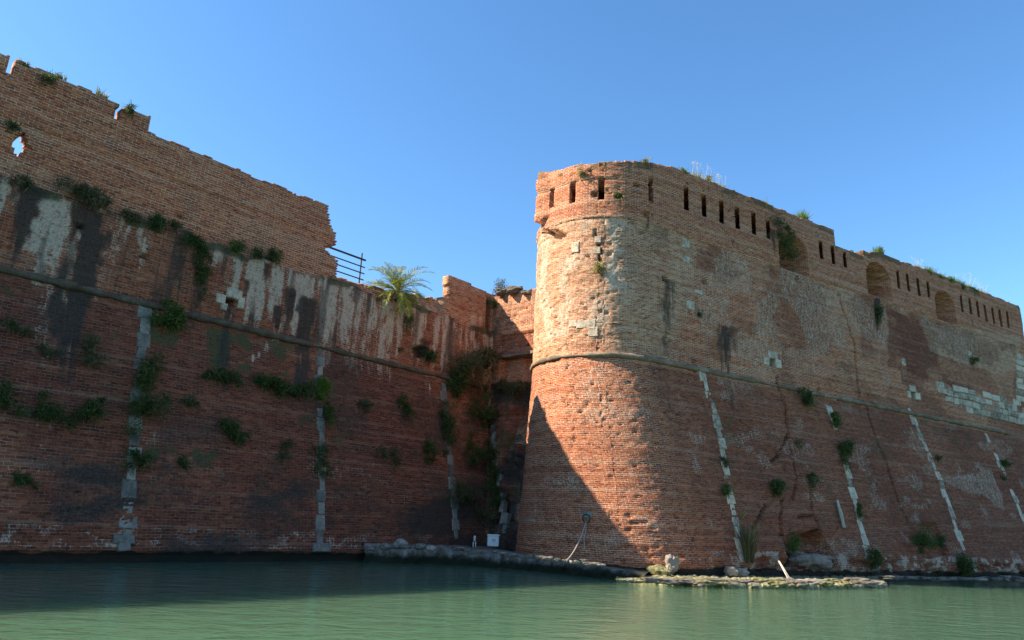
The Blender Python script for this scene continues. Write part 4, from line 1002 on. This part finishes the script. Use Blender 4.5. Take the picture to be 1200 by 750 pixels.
for px, r_, mt, lb in (((1034, 294), 6, LF_G, 'rounded green bush on the bastion top above the second niche'), ((1090, 320), 5, LF_B, 'bright bush on the bastion top left above the third niche'), ((1101, 324), 5.5, LF_G, 'green bush on the bastion top just left of the middle of the third niche'), ((1113, 329), 6, LF_B, 'bright bush on the bastion top just right of the middle of the third niche'), ((1127, 335), 6, LF_G, 'green bush on the bastion top right of the third niche'), ((1141, 341), 5.5, LF_B, 'last bright bush on the bastion top near the right end'), ((757, 190), 3.5, LF_Y, 'small dry bush on the bastion top above the fourth slit'), ((832, 211), 4.5, LF_Y, 'dry bush on the bastion top between the sixth and seventh slits'), ((800, 200), 3.5, LF_B, 'small bright bush on the bastion top above the fifth slit'), ((895, 238), 4, LF_Y, 'small dry bush on the bastion top above the last slit before the first niche')):
    shrub('R', [px], r_, lb, mat=mt, dens=1.1, lift=-.2, leaf=.07, droop=-.4)
# ------------------------------------------------------------ palm on the low wall
tP, zP = IL((466, 332)); PB = SLf(np.array(tP), np.array(11.6))+nL*.05
palm = empty('palm', tuple(PB), 'young palm with arching yellow green fronds growing on the low wall', 'palm')
mb = MB(); mb.tube([PB+np.array([0, 0, -.25]), PB+np.array([0, 0, .05]), PB+nL*.03+np.array([0, 0, .22])], [.16, .2, .12], 9); mb.build('trunk', STEM, palm)
rg = np.random.default_rng(4)
for i in range(46):
    az = 2*PI*i*.381966*1.0+rg.uniform(-.2, .2); el = rad([68, 48, 26, 2, -28][i % 5]+rg.uniform(-8, 8)); L_ = rg.uniform(1.5, 2.1)
    if i % 5 == 4: L_ *= .9
    h_ = np.array([math.cos(az), math.sin(az), 0]); 
    if (h_@nL) < -.3 and el < .6: el = rad(35)
    mb = MB(); pts = []; p = PB+np.array([0, 0, .15]); e_ = el; n = 15
    for k in range(n+1): pts.append(p.copy()); p = p+(h_*math.cos(e_)+np.array([0, 0, 1])*math.sin(e_))*L_/n; e_ -= rad(4.2+2.*k/n)
    mb.tube(pts, list(np.linspace(.016, .004, n+1)), 4)
    s_ = np.cross(h_, [0, 0, 1.])
    for k in range(2, n+1):
        for sub in (0, .5):
            q_ = pts[k]*(1-sub)+pts[min(k+1, n)]*sub
            d_ = pts[min(k+1, n)]-pts[k-1]; d_ = d_/np.linalg.norm(d_); upv = np.cross(s_, d_)
            ll = .34*math.sin(PI*min(1, (k+sub)/n*.82+.14))+.05
            for sg in (-1, 1):
                dd = s_*sg*.75+d_*.75+upv*.28+rg.normal(size=3)*.07; dd = dd/np.linalg.norm(dd); a_ = q_; b_ = q_+dd*ll*.5; c_ = q_+dd*ll-np.array([0, 0, .05]); wv = d_*.014
                mb.add([a_-wv, a_+wv, b_+wv*1.1, b_-wv*1.1, c_], [(0, 1, 2, 3), (3, 2, 4)])
    mb.build('frond', PALM, palm)
# ------------------------------------------------------------ railing
rail = empty('railing', tuple(SLf(np.array(17.), np.array(11.6))), 'dark metal railing on the low wall between the broken parapet and the palm', 'railing')
off = -nL*.5
for zz in (11.97, 12.27, 12.57, 12.92):
    mb = MB(); a = SLf(np.array(15.2), np.array(zz))+off; b = SLf(np.array(18.65), np.array(zz))+off; mb.tube([a, b], .028 if zz < 12.9 else .045, 6); mb.build('rail', IRON, rail)
for t in (15.6, 18.42):
    mb = MB(); a = SLf(np.array(t), np.array(11.15))+off; b = SLf(np.array(t), np.array(13.05+(.15 if t > 18 else 0)))+off; mb.tube([a, b], .035, 6); mb.build('post', IRON, rail)

# ------------------------------------------------------------ mooring ring, rope, board, driftwood, box, cat
um, zm = IR((688, 603)); PM = SRf(np.array(um), np.array(zm)); NM = NRf(np.array(um), np.array(zm)); TM = np.cross([0, 0, 1.], NM); TM /= np.linalg.norm(TM)
ring = empty('mooring_ring', tuple(PM), 'iron mooring ring on a small stone in the shaded round corner', 'ring')
mb = MB(); block(mb, WALLS['R'], um, zm, .34, .26, proud=.06, deep=.15); mb.build('ring_stone', STONE_DK, ring)
mb = MB(); mb.tube([PM+NM*.1+TM*.14*math.cos(a)+np.array([0, 0, -.16+.15*math.sin(a)]) for a in np.linspace(0, 2*PI, 17)], .022, 6, cap=False); mb.build('iron_ring', IRON, ring)
mb = MB(); A0 = PM+NM*.14+np.array([0, 0, -.3]); B0 = onz((664, 657), .75); pts = []
for k in range(15):
    f = k/14; p = A0*(1-f)+B0*f; p[2] -= .35*4*f*(1-f)*.5; pts.append(p)
mb.tube(pts, .022, 6)
tag(mb.build('rope', ROPE), 'long slack rope running from the mooring ring down to the quay', 'rope')
mb = MB(); pts = [PM+NM*(.12+.22*k/8)+TM*.02*math.sin(k)+np.array([0, 0, -.3-.125*k]) for k in range(9)]; mb.tube(pts, .018, 6)
tag(mb.build('rope', ROPE), 'short rope end hanging straight down from the mooring ring', 'rope')
def on(key, px, out): 
    W = WALLS[key]; u, z = W[2](px); return W[0](np.array(u), np.array(z))+W[1](np.array(u), np.array(z))*out
mb = MB(); a, b = on('R', (978, 587), .12), on('R', (987, 619), .10); d = (b-a)/np.linalg.norm(b-a); N_ = NRf(np.array(20.), np.array(2.)); s_ = np.cross(d, N_)
mb.hexa([a-s_*.06, a+s_*.06, b+s_*.08, b-s_*.08, a-s_*.06+N_*.05, a+s_*.06+N_*.05, b+s_*.08+N_*.05, b-s_*.08+N_*.05])
mb.tube([a, (a+b)/2+N_*.08, b+N_*.06], [.03, .045, .02], 5)
tag(mb.build('board', WOOD), 'pale weathered board leaning flat on the battered face left of the second strip', 'board')
mb = MB(); a = on('R', (901, 650), .15); b = onz((925, 679), .2); c = onz((931, 681), .15)
mb.tube([a, a*.6+b*.4+np.array([.05, 0, .05]), b, c], [.02, .035, .05, .03], 6); mb.tube([b, b+np.array([-.15, .0, .28])], [.04, .015], 5); mb.tube([b, b+np.array([.5, .0, -.05])], [.04, .015], 5)
tag(mb.build('driftwood', WOOD), 'thin forked driftwood branch leaning on the ledge by the large masonry lump', 'driftwood')

def rbox(mb, c, sx_, sy_, sz_, ax, ay, bev=.03):
    az_ = np.array([0, 0, 1.]); V = []
    prof = [(0, bev), (bev, 0), (1-bev, 0), (1, bev)]
    rows = [(0, bev*1.), (bev, 0), (sz_-bev, 0), (sz_, bev)]
    n = len(mb.v)
    for zz, ins in rows:
        hx, hy = sx_/2-ins, sy_/2-ins; ch = bev
        for (x, y) in ((-hx+ch, -hy), (hx-ch, -hy), (hx, -hy+ch), (hx, hy-ch), (hx-ch, hy), (-hx+ch, hy), (-hx, hy-ch), (-hx, -hy+ch)):
            mb.v.append(tuple(c+ax*x+ay*y+az_*zz))
    for j in range(3):
        for i in range(8): mb.f.append((n+j*8+i, n+j*8+(i+1) % 8, n+(j+1)*8+(i+1) % 8, n+(j+1)*8+i))
    mb.f.append(tuple(n+i for i in range(8))[::-1]); mb.f.append(tuple(n+24+i for i in range(8)))
PBX = onz((578, 640.5), QZ+.02); bx = np.array([math.cos(.12), math.sin(.12), 0]); by = np.array([-bx[1], bx[0], 0])
PBX = PBX+by*.2
box = empty('foam_box', tuple(PBX), 'white foam box with a closed lid standing on the quay in the recess', 'box')
k = scale_at(PBX); bw = 13*k; bh = 11.5*k
mb = MB(); rbox(mb, PBX, bw, bw*.75, bh, bx, by); mb.build('box_body', WHITE, box)
mb = MB(); rbox(mb, PBX+np.array([0, 0, bh+.003]), bw*1.08, bw*.82, .07, bx, by, .015); mb.build('lid', WHITE, box)
mb = MB(); rbox(mb, PBX-by*(bw*.375+.012)+np.array([0, 0, bh*.48]), bw*.36, .04, bh*.3, bx, by, .01); mb.build('handle_recess', plain('grey_plastic', (.45, .48, .5)), box)
mb = MB(); rbox(mb, PBX-by*(bw*.375+.006)+np.array([0, 0, bh*.33]), bw*.9, .02, bh*.05, bx, by, .004); mb.build('rim', WHITE, box)

# sitting cat
PC = onz((555, 641.5), QZ+.0)
CATM = NT('black_and_white_fur'); g = CATM.n('ShaderNodeTexCoord').outputs['Object']; s3 = CATM.n('ShaderNodeSeparateXYZ'); CATM.l(g, s3.inputs[0])
nz_ = CATM.noise(g, 9, 3, .6)
mk = CATM.step(CATM.math('ADD', s3.outputs[1], CATM.math('MULTIPLY', CATM.math('SUBTRACT', nz_, .5), .12)), -.045, -.075)
CATM.l(CATM.mix(mk, (.018, .016, .015), (.62, .56, .48)), CATM.p.inputs['Base Color'])
bpf = CATM.n('ShaderNodeBump'); bpf.inputs['Distance'].default_value = .01; CATM.l(CATM.noise(g, 120, 3, .7), bpf.inputs['Height']); CATM.l(bpf.outputs[0], CATM.p.inputs['Normal'])
def skin(name, verts, edges, rads, mat, parent, root=0):
    me = bpy.data.meshes.new(name); me.from_pydata(verts, edges, []); o = bpy.data.objects.new(name, me); COL.objects.link(o)
    md = o.modifiers.new('s', 'SKIN'); md.use_smooth_shade = True
    for i, r in enumerate(rads): me.skin_vertices[0].data[i].radius = (r, r) if not isinstance(r, tuple) else r
    me.skin_vertices[0].data[root].use_root = True
    o.modifiers.new('d', 'SUBSURF').levels = 2; o.modifiers['d'].render_levels = 2
    dg = bpy.context.evaluated_depsgraph_get(); dg.update(); m2 = bpy.data.meshes.new_from_object(o.evaluated_get(dg)); bpy.data.objects.remove(o)
    m2.polygons.foreach_set('use_smooth', [True]*len(m2.polygons))
    if not m2.materials: m2.materials.append(mat)
    else: m2.materials[0] = mat
    ob = bpy.data.objects.new(name, m2); COL.objects.link(ob); ob.parent = parent; return ob
cat = empty('cat', tuple(PC), 'small black cat with white chest and paws sitting on the quay beside the foam box', 'cat')
cat.rotation_euler = (0, 0, rad(25)); cat.scale = (1.15, 1.15, 1.15)
v = [(0, .10, .09), (0, .05, .17), (0, -.01, .25), (0, -.035, .32), (0, -.05, .37), (0, -.095, .365),      # rump, back, shoulders, neck, head, muzzle
     (.045, -.03, .20), (.045, -.055, .10), (.045, -.06, .025), (.045, -.095, .016),                     # front leg + paw
     (-.045, -.03, .20), (-.045, -.055, .10), (-.045, -.06, .025), (-.045, -.095, .016),
     (.085, .05, .09), (.085, -.02, .055), (.08, .05, .022), (.08, -.02, .018),                          # hind leg: knee forward, hock behind
     (-.085, .05, .09), (-.085, -.02, .055), (-.08, .05, .022), (-.08, -.02, .018),
     (0, .17, .035), (.07, .22, .022), (.15, .20, .022), (.19, .14, .03)]
e = [(0, 1), (1, 2), (2, 3), (3, 4), (4, 5), (2, 6), (6, 7), (7, 8), (8, 9), (2, 10), (10, 11), (11, 12), (12, 13), (0, 14), (14, 15), (15, 16), (16, 17), (0, 18), (18, 19), (19, 20), (20, 21), (0, 22), (22, 23), (23, 24), (24, 25)]
r = [.085, .085, .07, .042, .054, .026, .03, .021, .018, .019, .03, .021, .018, .019, .05, .038, .02, .02, .05, .038, .02, .02, .026, .02, .018, .012]
skin('body', v, e, r, CATM.m, cat)
mb = MB()
for sx_ in (-1, 1):
    b0 = np.array([sx_*.028, -.045, .408]); mb.add([b0+[-.017, 0, 0], b0+[.017, 0, 0], b0+[0, .018, 0], b0+[sx_*.008, .002, .04]], [(0, 1, 3), (1, 2, 3), (2, 0, 3), (0, 2, 1)])
o = mb.build('ears', plain('black_fur', (.02, .018, .017), .9)); o.parent = cat
mb = MB()
for sx_ in (-1, 1): 
    c = np.array([sx_*.022, -.098, .385]); mb.tube([c, c+[0, -.007, 0]], [.008, .004], 8)
o = mb.build('eyes', plain('cat_eye', (.35, .38, .05), .2)); o.parent = cat

# rubble and a bird-free top: broken brick pile on the notch of the bastion top
for i, (px, s, lb) in enumerate((((992, 290), .35, 'broken pale stone on the low notch of the bastion top, left'), ((1003, 293), .45, 'broken pale stone on the low notch of the bastion top, middle'), ((1018, 297), .4, 'broken stone above the left side of the second niche'))):
    P = on('R', px, -.4); P[2] -= .05; rock(P, s, s*.8, s*.6, ROCKP, lb, 70+i, blocky=.4)
bpy.context.view_layer.update()
